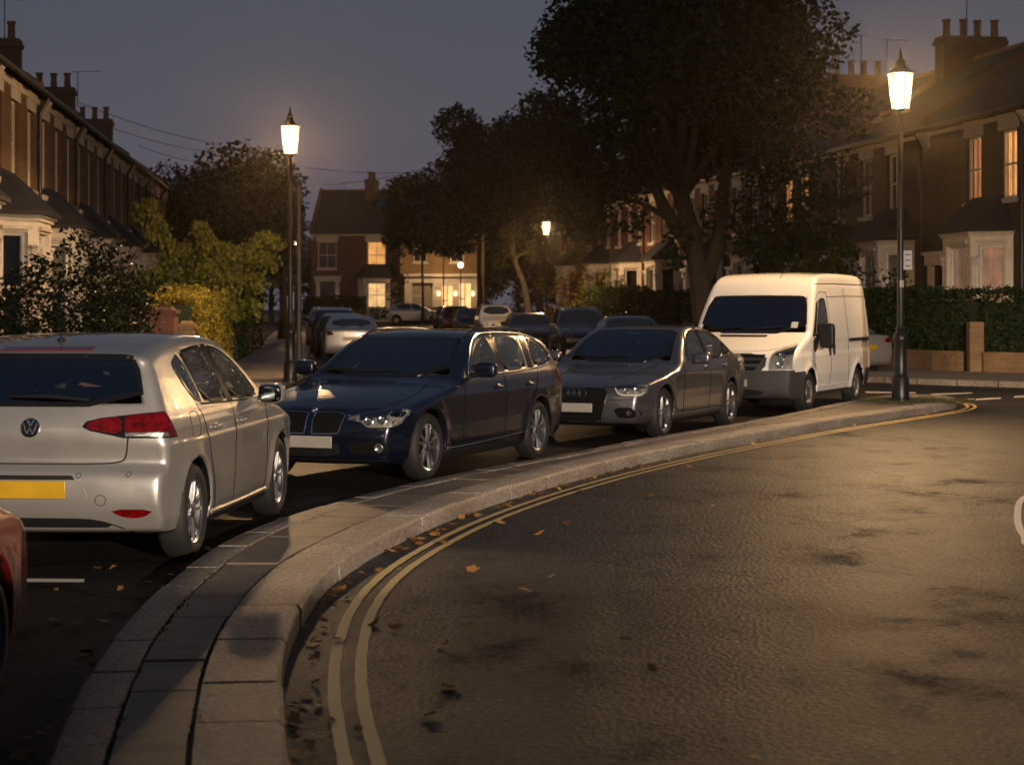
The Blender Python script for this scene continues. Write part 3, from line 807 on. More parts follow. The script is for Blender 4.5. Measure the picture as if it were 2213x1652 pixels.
def build_estate():
    b = Body(ESTATE); root = empty('parked_car', (0, 0, 0))
    fdoor = [(1.80, .975), (2.60, .99), (2.68, 1.372), (2.45, 1.352), (2.2, 1.27), (1.95, 1.11)]
    rdoor = [(2.70, .99), (3.36, 1.005), (3.47, 1.352), (3.1, 1.374), (2.76, 1.375)]
    quart = [(3.60, 1.01), (4.08, 1.045), (4.17, 1.10), (4.13, 1.19), (3.95, 1.28), (3.72, 1.335)]
    smallq = [(3.42, 1.006), (3.555, 1.01), (3.665, 1.34), (3.53, 1.352)]
    front = [(-.74, .965), (.74, .965), (.59, 1.335), (.4, 1.35), (-.4, 1.35), (-.59, 1.335)]
    rear = [(-.62, 1.03), (.62, 1.03), (.55, 1.28), (-.55, 1.28)]
    for pl in (fdoor, rdoor, quart): b.cuts.append(('S', SDF2(pl)))
    b.cuts += [('B', SDF2(rear)), ('F', SDF2(front))]
    def mf(C):
        x, y, z = C.T; ay = np.abs(y)
        sill = (z < .30) & (x > 1.1) & (x < 3.3)
        lowr = (z < .24)
        return np.where(lowr, 2, 0)
    b.mesh('body', .0185, ['navy_paint', 'dark_void', 'black_plastic'], root, mf)
    GW = ['black_gloss', 'wet_glass']
    for s in 'RL':
        sd = 1 if s == 'R' else -1
        y = lambda *p: [(sd * u, v) for u, v in p]
        for nm, pl in (('door_window', fdoor), ('door_window', rdoor), ('quarter_window', quart)):
            b.panel(nm, pl, s, GW, root, frit=.02, off=.006)
        b.panel('quarter_window', smallq, s, GW, root, off=.005, rnd=0)
        b.panel('pillar_trim', [(2.57, .98), (2.74, .98), (2.80, 1.385), (2.64, 1.385)], s, 'black_gloss', root, off=.003, rnd=0)
        b.line('window_trim', [(1.74, .962), (2.6, .975), (3.5, .995), (4.05, 1.03), (4.2, 1.075), (4.2, 1.15), (4.05, 1.265), (3.75, 1.352), (3.3, 1.386), (2.8, 1.392), (2.45, 1.372), (2.18, 1.285), (1.93, 1.125), (1.74, .962)], s, 'chrome', root, .009, .006)
        b.line('door_seam', [(1.62, .95), (1.58, .7), (1.57, .45), (1.62, .31)], s, 'dark_void', root, .004)
        b.line('door_seam', [(2.66, .97), (2.65, .6), (2.66, .31)], s, 'dark_void', root, .004)
        b.line('door_seam', [(3.66, 1.0), (3.55, .86), (3.38, .66), (3.27, .45), (3.2, .31)], s, 'dark_void', root, .004)
        b.line('bonnet_seam', [(.42, .745), (.9, .83), (1.35, .91)], s, 'dark_void', root, .004)
        b.line('sill_trim', [(1.2, .275), (2.2, .29), (3.2, .325)], s, 'chrome', root, .005, .001, curve=3)
        for x in (2.45, 3.32): handle(b, root, x, .835, sd, 'navy_paint', .2)
        mirror_unit(b, root, 1.84, .985, sd, 'navy_paint', (.12, .23, .155), away=.09)
        for wx in ESTATE['wheels']: make_wheel(root, wx, sd, ESTATE, 'ten', .906)
        # roof rail standing on the roof edge
        P, g = b.trace([(x, sd * (.60 - .02 * abs(x - 3))) for x in np.linspace(2.25, 4.2, 16)], 'T', 0.)
        h = [.0 + .035 * min(1, min(i, 15 - i) / 2.) for i in range(16)]
        m = MB().tube([Vector(p) + Vector((0, 0, hh)) for p, hh in zip(P, h)], .013, 8); m.build('roof_rail', 'black_gloss', root)
        # headlamp
        qc = 'Q' + s; HL = [(-.062, .632), (-.058, .595), (.07, .585), (.146, .54), (.345, .545), (.47, .60), (.60, .69), (.45, .697), (.15, .66)]
        hl = b.panel('headlight', HL, qc, 'lamp_housing', root, off=.006, rnd=0)
        rounds(b, hl, 'F', 'reflector', y((.595, 0.598), (.72, 0.605)), .047, 'chrome', off=.022)
        b.panel('lens', HL, qc, 'lens_glass', hl, off=.034, rnd=0)
        b.line('lamp_rim', [(-.062, .635), (.15, .663), (.45, .70), (.60, .692)], qc, 'chrome', hl, .006, .012)
        b.line('lamp_rim', [(-.058, .593), (.07, .583), (.146, .538), (.345, .543), (.47, .598), (.60, .69)], qc, 'chrome', hl, .005, .012, curve=3)
        # kidney grille
        gp_ = y((.035, 0.640), (.055, 0.655), (.25, 0.660), (.335, 0.645), (.345, 0.615), (.31, 0.495), (.285, 0.480), (.08, 0.475), (.04, 0.490))
        gr = b.panel('grille', gp_, 'F', 'dark_void', root, off=.008, rnd=1)
        b.line('grille_frame', gp_ + [gp_[0]], 'F', 'chrome', gr, .009, .014, curve=3)
        for k in range(9):
            u = .07 + k * .027; b.line('grille_bar', y((u, .55), (u + .004, .705)), 'F', 'black_gloss', gr, .004, .016, curve=0)
        # lower intake, fog lamp
        it = b.panel('air_intake', y((.36, .37), (.44, .41), (.72, .415), (.80, .36), (.76, .29), (.46, .285)), 'F', 'dark_void', root, off=.004, rnd=1)
        for k in range(3): b.line('intake_bar', y((.42, .31 + k * .033), (.62, .312 + k * .033)), 'F', 'black_gloss', it, .005, .012, curve=0)
        rounds(b, root, 'F', 'fog_light', y((.695, .355)), .044, 'clear_lens', off=.02)
        b.panel('tail_light', [(4.62, .80), (4.32, .84), (4.28, .95), (4.40, 1.0), (4.6, .98)], s, 'red_lens', root, off=.007)
        b.panel('tail_light', y((.55, .80), (.84, .80), (.82, .95), (.6, .92)), 'B', 'red_lens', root, off=.006)
    b.panel('air_intake', [(-.32, .37), (-.3, .26), (.3, .26), (.32, .37), (.25, .40), (-.25, .40)], 'F', 'black_plastic', root, off=.003)
    b.panel('bumper_lip', [(-.82, .262), (.82, .262), (.80, .20), (-.80, .20)], 'F', 'navy_paint', root, off=.012, rnd=0)
    b.line('bonnet_seam', [(-.8, .705), (-.4, .70), (0, .695), (.4, .70), (.8, .705)], 'F', 'dark_void', root, .004)
    b.panel('windscreen', front, 'F', ['black_gloss', 'car_glass'], root, frit=.045, off=.006)
    b.panel('rear_window', rear, 'B', ['black_gloss', 'car_glass'], root, frit=.03, off=.006)
    plate(b, root, 'F', .40, 'plate_white', off=.03)
    p, n = b.point(0, .683, 'F', .004); n = Vector((-.55, 0, .83)); M = frame_at(p, n); m = MB()
    m.lathe([(.041, -.012), (.041, .004), (.036, .007), (.033, .004)], 28, m=0); m.lathe([(.034, .004), (.024, .0045)], 28, m=3)
    for k in range(4):
        a0 = k * math.pi / 2; m.add([(0, 0, .005)] + [(.024 * math.cos(a0 + t * math.pi / 12), .024 * math.sin(a0 + t * math.pi / 12), .005) for t in range(7)], [tuple(range(8))], 1 if k % 2 else 2)
    m.v = [tuple(M @ Vector(v)) for v in m.v]; m.build('badge', ['chrome', 'badge_blue', 'white_enamel', 'black_gloss'], root)
    for yy in (-.05, .45):
        P, g = b.trace([(yy + .48 - t * .56, 1.0 + .02 * t) for t in np.linspace(0, 1, 8)], 'F', .02)
        MB().tube([Vector(p) for p in P], .008, 6).build('wiper', 'black_plastic', root)
    m = MB(); blob(m, (2.18, 0, 1.27), (.06, .2, .08)); m.build('rear_view_mirror', 'black_plastic', root)
    make_seats(root, [2.45, 3.35]); make_dash(root, b, 1.9, .96)
    return root

# ------------------------------------------------------------ grey saloon
SALOON = dict(L=4.70, H=1.427, tr=.325, rim=.235, gap=.042, well=.60, wheels=(.88, 3.69), cf=.175, cr=.12, crown=.05, k=.065,
    side=[(.06, .20), (.01, .27), (-.01, .42), (.0, .54), (.03, .63), (.09, .685), (.25, .735), (.6, .80), (1.1, .875), (1.42, .92), (1.6, 1.015), (1.95, 1.22), (2.3, 1.375), (2.6, 1.427), (2.9, 1.43), (3.3, 1.395), (3.7, 1.275), (4.0, 1.13), (4.15, 1.06), (4.45, 1.035), (4.66, 1.02), (4.70, .93), (4.70, .7), (4.70, .45), (4.62, .28), (4.3, .2), (2.3, .16), (.5, .16)],
    sect=[(.12, .80), (.2, .84), (.3, .88), (.48, .902), (.66, .912), (.83, .916), (.845, .908), (.90, .895), (.96, .872), (1.02, .838), (1.2, .752), (1.35, .668), (1.45, .60)],
    plan=[(-.1, .78), (.0, .82), (.15, .895), (.4, .962), (.85, 1.), (3.6, 1.), (4.1, .98), (4.4, .945), (4.7, .87)])
def build_saloon():
    b = Body(SALOON); root = empty('parked_car', (0, 0, 0))
    fdoor = [(1.86, .935), (2.66, .955), (2.74, 1.372), (2.5, 1.355), (2.25, 1.275), (2.0, 1.12)]
    rdoor = [(2.76, .957), (3.42, .985), (3.55, 1.215), (3.3, 1.318), (3.05, 1.36), (2.8, 1.373)]
    quart = [(3.47, 1.008), (3.76, 1.02), (3.80, 1.05), (3.72, 1.125), (3.60, 1.19)]
    front = [(-.74, .945), (.74, .945), (.59, 1.35), (.4, 1.365), (-.4, 1.365), (-.59, 1.35)]
    rear = [(-.6, 1.09), (.6, 1.09), (.54, 1.33), (-.54, 1.33)]
    for pl in (fdoor, rdoor, quart): b.cuts.append(('S', SDF2(pl)))
    b.cuts += [('B', SDF2(rear)), ('F', SDF2(front))]
    b.mesh('body', .020, ['grey_paint', 'dark_void', 'black_plastic'], root, lambda C: np.where(C[:, 2] < .225, 2, 0))
    GW = ['black_gloss', 'wet_glass']
    for s in 'RL':
        sd = 1 if s == 'R' else -1
        y = lambda *p: [(sd * u, v) for u, v in p]
        for nm, pl in (('door_window', fdoor), ('door_window', rdoor), ('quarter_window', quart)):
            b.panel(nm, pl, s, GW, root, frit=.02, off=.006)
        b.panel('pillar_trim', [(2.63, .98), (2.79, .98), (2.85, 1.385), (2.70, 1.385)], s, 'black_gloss', root, off=.003, rnd=0)
        b.line('window_trim', [(1.80, .922), (2.6, .942), (3.4, .975), (3.78, 1.008), (3.83, 1.05), (3.7, 1.15), (3.45, 1.285), (3.15, 1.362), (2.85, 1.39), (2.5, 1.372), (2.23, 1.29), (1.97, 1.11), (1.80, .922)], s, 'chrome', root, .0075, .006)
        b.line('door_seam', [(1.66, .95), (1.62, .7), (1.61, .45), (1.66, .29)], s, 'dark_void', root, .004)
        b.line('door_seam', [(2.72, .97), (2.71, .6), (2.72, .29)], s, 'dark_void', root, .004)
        b.line('door_seam', [(3.66, 1.0), (3.58, .86), (3.42, .66), (3.32, .45), (3.26, .29)], s, 'dark_void', root, .004)
        b.line('bonnet_seam', [(.45, .765), (.9, .83), (1.4, .90)], s, 'dark_void', root, .005)
        b.line('sill_trim', [(1.28, .275), (2.3, .275), (3.25, .285)], s, 'grey_paint', root, .012, .0, curve=3)
        for x in (2.52, 3.36): handle(b, root, x, .86, sd, 'grey_paint', .2)
        mirror_unit(b, root, 1.92, .95, sd, 'grey_paint', (.12, .23, .155), away=.09)
        for wx in SALOON['wheels']: make_wheel(root, wx, sd, SALOON, 'five', .914)
        qc = 'Q' + s; HL = [(.05, .655), (.098, .59), (.165, .555), (.385, .56), (.50, .61), (.56, .69), (.42, .692), (.15, .672)]
        hl = b.panel('headlight', HL, qc, 'lamp_housing', root, off=.006, rnd=0)
        rounds(b, hl, 'F', 'reflector', y((.655, .625), (.775, .63)), .04, 'chrome', off=.02)
        b.panel('lens', HL, qc, 'lens_glass', hl, off=.032, rnd=0)
        b.line('running_light', [(.075, .645), (.115, .60), (.175, .572), (.37, .576), (.46, .61)], qc, 'white_enamel', hl, .008, .014, curve=3)
        it = b.panel('air_intake', y((.50, .42), (.80, .42), (.82, .30), (.60, .285), (.56, .31)), 'F', 'dark_void', root, off=.004, rnd=1)
        for k in range(3): b.line('intake_bar', y((.56, .32 + k * .03), (.78, .32 + k * .03)), 'F', 'black_gloss', it, .005, .012, curve=0)
        rounds(b, root, 'F', 'fog_light', y((.70, .355)), .032, 'clear_lens', off=.015)
        b.panel('tail_light', [(4.68, .80), (4.42, .82), (4.38, .93), (4.5, .97), (4.68, .96)], s, 'red_lens', root, off=.007)
        b.panel('tail_light', y((.5, .80), (.84, .80), (.82, .94), (.55, .93)), 'B', 'red_lens', root, off=.006)
    gp_ = [(-.36, .655), (.36, .655), (.42, .62), (.425, .56), (.34, .27), (.28, .245), (-.28, .245), (-.34, .27), (-.425, .56), (-.42, .62)]
    gr = b.panel('grille', gp_, 'F', 'dark_void', root, off=.008, rnd=1)
    b.line('grille_frame', gp_ + [gp_[0]], 'F', 'chrome', gr, .008, .014, curve=3)
    for k in range(7): b.line('grille_bar', [(-.36 + .0 * k, .29 + k * .05), (.36, .29 + k * .05)], 'F', 'black_gloss', gr, .007, .012, curve=0)
    m = MB()
    for k in range(4):
        p, n = b.point(-.111 + k * .074, .59, 'F', .022); M = frame_at(p, Vector((-1, 0, .12)))
        m.tube([M @ Vector((.052 * math.cos(t), .052 * math.sin(t), .003 * (k % 2))) for t in np.linspace(0, 2 * math.pi, 28, endpoint=False)], .0062, 8, closed=True)
    m.build('badge', 'chrome', root)
    b.line('bumper_seam', [(-.85, .53), (-.45, .515)], 'F', 'dark_void', root, .004, curve=2)
    b.line('bumper_seam', [(.45, .515), (.85, .53)], 'F', 'dark_void', root, .004, curve=2)
    b.line('bonnet_seam', [(-.85, .69), (-.5, .67), (0, .67), (.5, .67), (.85, .69)], 'F', 'dark_void', root, .004)
    b.panel('windscreen', front, 'F', ['black_gloss', 'car_glass'], root, frit=.045, off=.006)
    b.panel('rear_window', rear, 'B', ['black_gloss', 'car_glass'], root, frit=.03, off=.006)
    plate(b, root, 'F', .415, 'plate_white', off=.035)
    for yy in (-.05, .45):
        P, g = b.trace([(yy + .48 - t * .56, 1.0 + .02 * t) for t in np.linspace(0, 1, 8)], 'F', .02)
        MB().tube([Vector(p) for p in P], .008, 6).build('wiper', 'black_plastic', root)
    m = MB(); blob(m, (2.2, 0, 1.27), (.06, .2, .08)); m.build('rear_view_mirror', 'black_plastic', root)
    make_seats(root, [2.5, 3.4]); make_dash(root, b, 1.95, .96)
    return root

# ------------------------------------------------------------ white panel van
VAN = dict(L=4.863, H=2.26, tr=.335, rim=.205, gap=.05, well=.66, wheels=(.95, 3.88), cf=.17, cr=.04, crown=.035, k=.065, flare=.03,
    side=[(.08, .25), (.0, .32), (-.02, .5), (-.01, .72), (.05, .88), (.14, .97), (.32, 1.06), (.62, 1.17), (.88, 1.265), (.98, 1.33), (1.18, 1.6), (1.40, 1.86), (1.5, 1.97), (1.64, 2.10), (1.85, 2.19), (2.2, 2.235), (3.2, 2.262), (4.4, 2.245), (4.72, 2.22), (4.80, 2.12), (4.84, 1.5), (4.87, .9), (4.87, .45), (4.8, .34), (4.3, .30), (2.4, .28), (.4, .22)],
    sect=[(.2, .90), (.34, .955), (.5, .975), (.60, .985), (.9, .99), (.98, .972), (1.18, .978), (1.22, .972), (1.5, .945), (1.8, .905), (2.02, .872), (2.04, .862), (2.15, .84), (2.3, .78)],
    plan=[(-.1, .80), (.0, .86), (.2, .94), (.5, .985), (1., 1.), (4.5, 1.), (4.87, .975)])
def build_van():
    b = Body(VAN); root = empty('parked_van', (0, 0, 0))
    fdoor = [(1.34, 1.22), (2.0, 1.24), (2.10, 1.29), (2.08, 1.78), (1.98, 1.825), (1.70, 1.80)]
    quartf = [(1.12, 1.20), (1.30, 1.215), (1.63, 1.78), (1.52, 1.74)]
    front = [(-.90, 1.25), (.90, 1.25), (.80, 1.835), (.6, 1.858), (-.6, 1.858), (-.80, 1.835)]
    b.cuts += [('S', SDF2(fdoor)), ('F', SDF2(front))]
    def mf(C):
        x, y, z = C.T
        bum = (z < .68) & (x < .62 + (z - .3) * .12)
        sill = (z < .32)
        rear = (z < .62) & (x > 4.42)
        return np.where(bum | sill | rear, 2, 0)
    b.mesh('body', .023, ['white_paint', 'dark_void', 'grey_plastic'], root, mf)
    for s in 'RL':
        sd = 1 if s == 'R' else -1
        y = lambda *p: [(sd * u, v) for u, v in p]
        b.panel('door_window', fdoor, s, ['black_gloss', 'wet_glass'], root, frit=.03, off=.006)
        b.panel('quarter_window', quartf, s, 'black_gloss', root, off=.006, rnd=0)
        b.panel('mirror_base', [(1.12, 1.19), (1.5, 1.19), (1.42, 1.06), (1.3, .95), (1.2, .97)], s, 'black_plastic', root, off=.006)
        b.line('door_seam', [(1.18, 1.18), (1.16, .9), (1.22, .72)], s, 'dark_void', root, .005)
        b.line('door_seam', [(2.19, 1.92), (2.2, 1.2), (2.17, .7), (2.1, .40)], s, 'dark_void', root, .005)
        b.line('door_seam', [(1.5, 1.78), (1.72, 1.90), (2.1, 1.92), (2.19, 1.90)], s, 'dark_void', root, .005)
        b.line('door_seam', [(3.30, 1.98), (3.30, 1.2), (3.30, .6), (3.32, .42)], s, 'dark_void', root, .005)
        b.line('panel_seam', [(2.2, 1.84), (3.3, 1.86), (4.8, 1.86)], s, 'grey_plastic', root, .006, curve=0)
        b.line('roof_seam', [(1.66, 2.045), (2.6, 2.06), (4.8, 2.06)], s, 'grey_plastic', root, .008, curve=0)
        b.panel('slide_rail', [(3.34, 1.15), (4.74, 1.155), (4.74, 1.10), (3.34, 1.095)], s, 'black_plastic', root, off=.006, rnd=0)
        for x in (2.10, 2.34):
            p, n = b.point(x, .98, s, .014); m = MB(); blob(m, p, (.06, .05, .2), sq=.5); m.build('door_handle', 'black_plastic', root)
        b.line('sill_trim', [(1.38, .42), (2.4, .40), (3.45, .42)], s, 'white_paint', root, .014, -.004, curve=3)
        p, n = b.point(1.36, 1.22, s)
        m = MB(); blob(m, p + Vector((-.06, sd * .19, .0)), (.14, .24, .40), sq=.4); m.tube([p, p + Vector((-.04, sd * .14, 0))], .045, 8)
        m.build('door_mirror', 'black_plastic', root)
        for wx in VAN['wheels']: make_wheel(root, wx, sd, VAN, 'steel', .985)
        hl = b.panel('headlight', y((.575, .695), (.585, .90), (.64, .965), (.76, 1.02), (.90, 1.065), (.915, .71)), 'F', 'lamp_housing', root, off=.006, rnd=0, step=.03)
        rounds(b, hl, 'F', 'reflector', y((.745, .90), (.735, .785)), .062, 'chrome', off=.016)
        b.panel('lens', y((.575, .695), (.585, .90), (.64, .965), (.76, 1.02), (.90, 1.065), (.915, .71)), 'F', 'lens_glass', hl, off=.03, rnd=0, step=.03)
        b.panel('tail_light', [(4.8, .95), (4.86, .95), (4.85, 1.35), (4.79, 1.35)], s, 'red_lens', root, off=.006, rnd=0)
    gr = b.panel('grille', [(-.53, .95), (.53, .95), (.52, .70), (.30, .665), (-.30, .665), (-.52, .70)], 'F', 'grey_plastic', root, off=.01, rnd=1)
    b.panel('slot', [(-.50, .93), (.50, .93), (.49, .885), (-.49, .885)], 'F', 'black_gloss', gr, off=.014, rnd=0)
    b.panel('slot', [(-.45, .845), (.45, .845), (.43, .79), (-.43, .79)], 'F', 'black_gloss', gr, off=.014, rnd=0)
    b.panel('slot', [(-.40, .75), (.40, .75), (.36, .69), (-.36, .69)], 'F', 'black_gloss', gr, off=.014, rnd=0)
    t = np.linspace(0, 2 * math.pi, 20, endpoint=False)
    bd = b.panel('badge', [(.105 * math.cos(a), .835 + .042 * math.sin(a)) for a in t], 'F', 'badge_blue', root, off=.026, thick=.02, rnd=0)
    b.line('badge_rim', [(.105 * math.cos(a), .835 + .042 * math.sin(a)) for a in t], 'F', 'chrome', bd, .006, .028, curve=0, closed=True)
    b.panel('lower_intake', [(-.5, .40), (.5, .40), (.46, .30), (-.46, .30)], 'F', 'black_plastic', root, off=.006)
    b.panel('bumper_lip', [(-.93, .70), (-.55, .69), (.55, .69), (.93, .70), (.93, .67), (.5, .655), (-.5, .655), (-.93, .67)], 'F', 'grey_plastic', root, off=.018, rnd=0)
    b.panel('bonnet_vent', [(-.34, 1.228), (.46, 1.228), (.44, 1.20), (-.32, 1.20)], 'F', 'black_plastic', root, off=.006, rnd=0)
    plate(b, root, 'F', .50, 'plate_white', off=.03)
    b.panel('windscreen', front, 'F', ['black_gloss', 'car_glass'], root, frit=.05, off=.006)
    b.panel('permit_disc', [(-.74, 1.34), (-.64, 1.34), (-.64, 1.43), (-.74, 1.43)], 'F', 'sign_white', root, off=.012, rnd=0)
    b.line('bonnet_seam', [(-.86, 1.10), (-.5, 1.0), (0, .985), (.5, 1.0), (.86, 1.10)], 'F', 'dark_void', root, .004)
    for yy in (-.05, .55):
        P, g = b.trace([(yy + .2 - t_ * .7, 1.30 + .05 * t_) for t_ in np.linspace(0, 1, 8)], 'F', .025)
        MB().tube([Vector(p) for p in P], .011, 6).build('wiper', 'black_plastic', root)
    p, n = b.point(1.75, -.25, 'T', 0.)
    MB().tube([p, p + Vector((.20, -.12, .28))], [.007, .003], 6).build('roof_aerial', 'black_plastic', root)
    make_seats(root, [2.1], .95, .5); make_dash(root, b, 1.35, 1.22)
    return root

# ------------------------------------------------------------ plainer cars for the far street
def shape(sp, **kw):
    d = dict(sp); d.update(kw); return d
def suv_from(sp, kx, kz):
    d = dict(sp)
    d['side'] = [(x * kx, z * kz + (.05 if z < .3 else 0)) for x, z in sp['side']]
    d['sect'] = [(z * kz, v) for z, v in sp['sect']]; d['plan'] = [(x * kx, v) for x, v in sp['plan']]
    d['wheels'] = tuple(x * kx for x in sp['wheels']); d['L'] = sp['L'] * kx; d['H'] = sp['H'] * kz; d['tr'] = sp['tr'] * 1.05
    return d
def build_far(sp, paintname, kind, wstyle='multi', rails=False):
    b = Body(sp); root = empty('parked_car', (0, 0, 0)); Lx, Hh = sp['L'], sp['H']; kz = Hh / 1.44; kx = Lx / 4.6
    b.mesh('body', .034, [paintname, 'dark_void', 'black_plastic'], root, lambda C: np.where(C[:, 2] < .26, 2, 0))
    Z = lambda p: [(x, z * kz) for x, z in p]
    for s in 'RL':
        sd = 1 if s == 'R' else -1
        y = lambda *p: [(sd * u, v * kz) for u, v in p]
        if kind == 'saloon':
            w1 = [(1.84, .98), (2.66, .99), (2.72, 1.365), (2.5, 1.35), (2.25, 1.27)]; w2 = [(2.76, .99), (3.74, 1.02), (3.6, 1.18), (3.3, 1.30), (2.82, 1.365)]
        elif kind == 'hatch':
            w1 = [(1.60, .985), (2.42, 1.0), (2.47, 1.38), (2.2, 1.36), (1.85, 1.22)]; w2 = [(2.5, 1.0), (3.36, 1.03), (3.5, 1.27), (3.2, 1.35), (2.55, 1.385)]
            w1 = [(x * Lx / 4.255, z) for x, z in w1]; w2 = [(x * Lx / 4.255, z) for x, z in w2]
        else:
            w1 = [(1.82, .98), (2.60, .99), (2.66, 1.36), (2.45, 1.34), (2.2, 1.26)]; w2 = [(2.68, .99), (3.95, 1.03), (4.1, 1.1), (3.9, 1.27), (3.4, 1.35), (2.74, 1.37)]
            w1 = [(x * Lx / 4.63, z) for x, z in w1]; w2 = [(x * Lx / 4.63, z) for x, z in w2]
        for w in (w1, w2): b.panel('door_window', Z(w), s, 'far_glass', root, off=.008, step=.09)
        wx = w2[0][0] - .03
        b.line('door_seam', Z([(wx, .97), (wx, .6), (wx, .3)]), s, 'dark_void', root, .006, curve=0)
        mirror_unit(b, root, w1[0][0] + .02, .985 * kz, sd, 'black_plastic', gl=False)
        for wx in sp['wheels']: make_wheel(root, wx, sd, sp, wstyle, sp['sect'][4][1])
        b.panel('headlight', y((.50, .66), (.85, .70), (.84, .60), (.55, .575)), 'F', 'clear_lens', root, off=.01, step=.09)
        b.panel('tail_light', y((.52, .83), (.83, .83), (.80, .97), (.6, .95)), 'B', 'red_lens', root, off=.01, step=.09)
        b.panel('tail_light', Z([(Lx - .05, .80), (Lx - .3, .83), (Lx - .3, .95), (Lx - .07, .97)]), s, 'red_lens', root, off=.008, step=.09)
        if rails:
            P, g = b.trace([(x, sd * .58) for x in np.linspace(Lx * .48, Lx * .88, 10)], 'T', .0)
            MB().tube([Vector(p) + Vector((0, 0, .035 if 0 < i < 9 else 0)) for i, p in enumerate(P)], .015, 6).build('roof_rail', 'alloy', root)
    b.panel('windscreen', Z([(-.66, 1.03), (.66, 1.03), (.55, 1.36), (-.55, 1.36)]), 'F', 'far_glass', root, off=.008, step=.09)
    rz = (1.10, 1.32) if kind == 'saloon' else (1.03, 1.33)
    b.panel('rear_window', Z([(-.62, rz[0]), (.62, rz[0]), (.54, rz[1]), (-.54, rz[1])]), 'B', 'far_glass', root, off=.008, step=.09)
    g = b.panel('grille', Z([(-.42, .65), (.42, .65), (.38, .55), (-.38, .55)]), 'F', 'black_plastic', root, off=.01, step=.09)
    b.panel('lower_intake', Z([(-.6, .40), (.6, .40), (.55, .28), (-.55, .28)]), 'F', 'black_plastic', root, off=.008, step=.09)
    plate(b, root, 'F', .47 * kz, 'plate_white', off=.03); plate(b, root, 'B', (.72 if kind != 'hatch' else .52) * kz, 'plate_yellow', off=.03)
    p, n = b.point(0, .70 * kz, 'F', .01)
    MB().lathe([(.05, 0), (.05, .012), (0, .016)], 16, axis='x', c=p).build('badge', 'chrome', root)
    return root
# ------------------------------------------------------------ ground, road, kerbs
def strip_mesh(left, right, z, name, mat, kind='structure', zfun=None):
    """ribbon between two polylines of equal length"""
    V = []; Q = []
    for a, b in zip(left, right):
        V += [(a[0], a[1], z + (zg(a[1]) if zfun else 0)), (b[0], b[1], z + (zg(b[1]) if zfun else 0))]
    for i in range(len(left) - 1): Q.append((2 * i, 2 * i + 1, 2 * i + 3, 2 * i + 2))
    m = MB(); m.add(V, Q); o = m.build(name, mat); tag(o, kind=kind); return o
ys = [-80, -40, -20, -10, 0, 5, 10, 20, 30, 40, 50, 60, 75, 90, 110, 130, 140, 150, 200, 300, 420]
o = strip_mesh([(-220, y) for y in ys], [(220, y) for y in ys], 0, 'road', 'asphalt', zfun=True)

def resample(P, step):
    P = [Vector(p).to_3d() for p in P]; out = [P[0]]; acc = 0
    for a, b in zip(P, P[1:]):
        d = (b - a).length; t = step - acc
        while t <= d:
            out.append(a + (b - a) * (t / d)); t += step
        acc = (acc + d) % step if d < t else d - (t - step)
    return out
ZT = .125      # height of the island
def curve_from(px, z):
    pts = [gp(x, y, z) for x, y in px]
    return [Vector((p[0], p[1], 0)) for p in pts]
islL = curve_from([(60, 1720), (92, 1652), (160, 1495), (210, 1415), (280, 1325), (350, 1260), (460, 1180), (550, 1137), (625, 1112), (780, 1066), (900, 1040), (1000, 1018), (1185, 985), (1400, 945), (1600, 912), (1740, 885)], ZT)
islR = curve_from([(640, 1735), (622, 1652), (612, 1560), (606, 1480), (610, 1410), (637, 1325), (692, 1240), (765, 1185), (850, 1142), (980, 1087), (1185, 1025), (1400, 975), (1600, 938), (1800, 905), (1980, 880)], ZT)
tip = curve_from([(1850, 862), (1930, 851), (1990, 850), (2045, 853), (2070, 862), (2050, 869)], ZT)
# carry the strip on behind the camera
islL = [islL[0] + (islL[0] - islL[2]) * 4] + islL
islR = [islR[0] + (islR[0] - islR[2]) * 4] + islR
edgeL = [Vector(p) for p in smooth_line(islL, 10)]
edgeR = [Vector(p) for p in smooth_line(islR, 10)]
tipC = [Vector(p) for p in smooth_line([islL[-1]] + tip + [islR[-1]], 8)]
def soften(P, n=12):
    for _ in range(n):
        P = [P[0]] + [(a + 2 * b + c) / 4 for a, b, c in zip(P, P[1:], P[2:])] + [P[-1]]
    return P
outline = soften(resample(edgeL + tipC[1:-1] + edgeR[::-1], .25), 10)
def offset(P, d, closed=False):
    """to the left of the walking direction"""
    out = []
    for i, p in enumerate(P):
        a = P[max(i - 1, 0)]; b = P[min(i + 1, len(P) - 1)]
        t = (b - a).normalized(); out.append(p + Vector((-t.y, t.x, 0)) * d)
    return out
# the outline walks up the left edge and back down the right edge: the island lies on its right hand
half = max(range(len(outline)), key=lambda j: outline[j].y + outline[j].x)
wid = [float(np.interp(j, [0, half - 14, half + 10, len(outline)], [.20, .20, .33, .33])) for j in range(len(outline))]
inner = [p.lerp(q, w_) for p, q, w_ in zip(outline, offset(outline, -1.), wid)]
inner = soften(inner, 6)
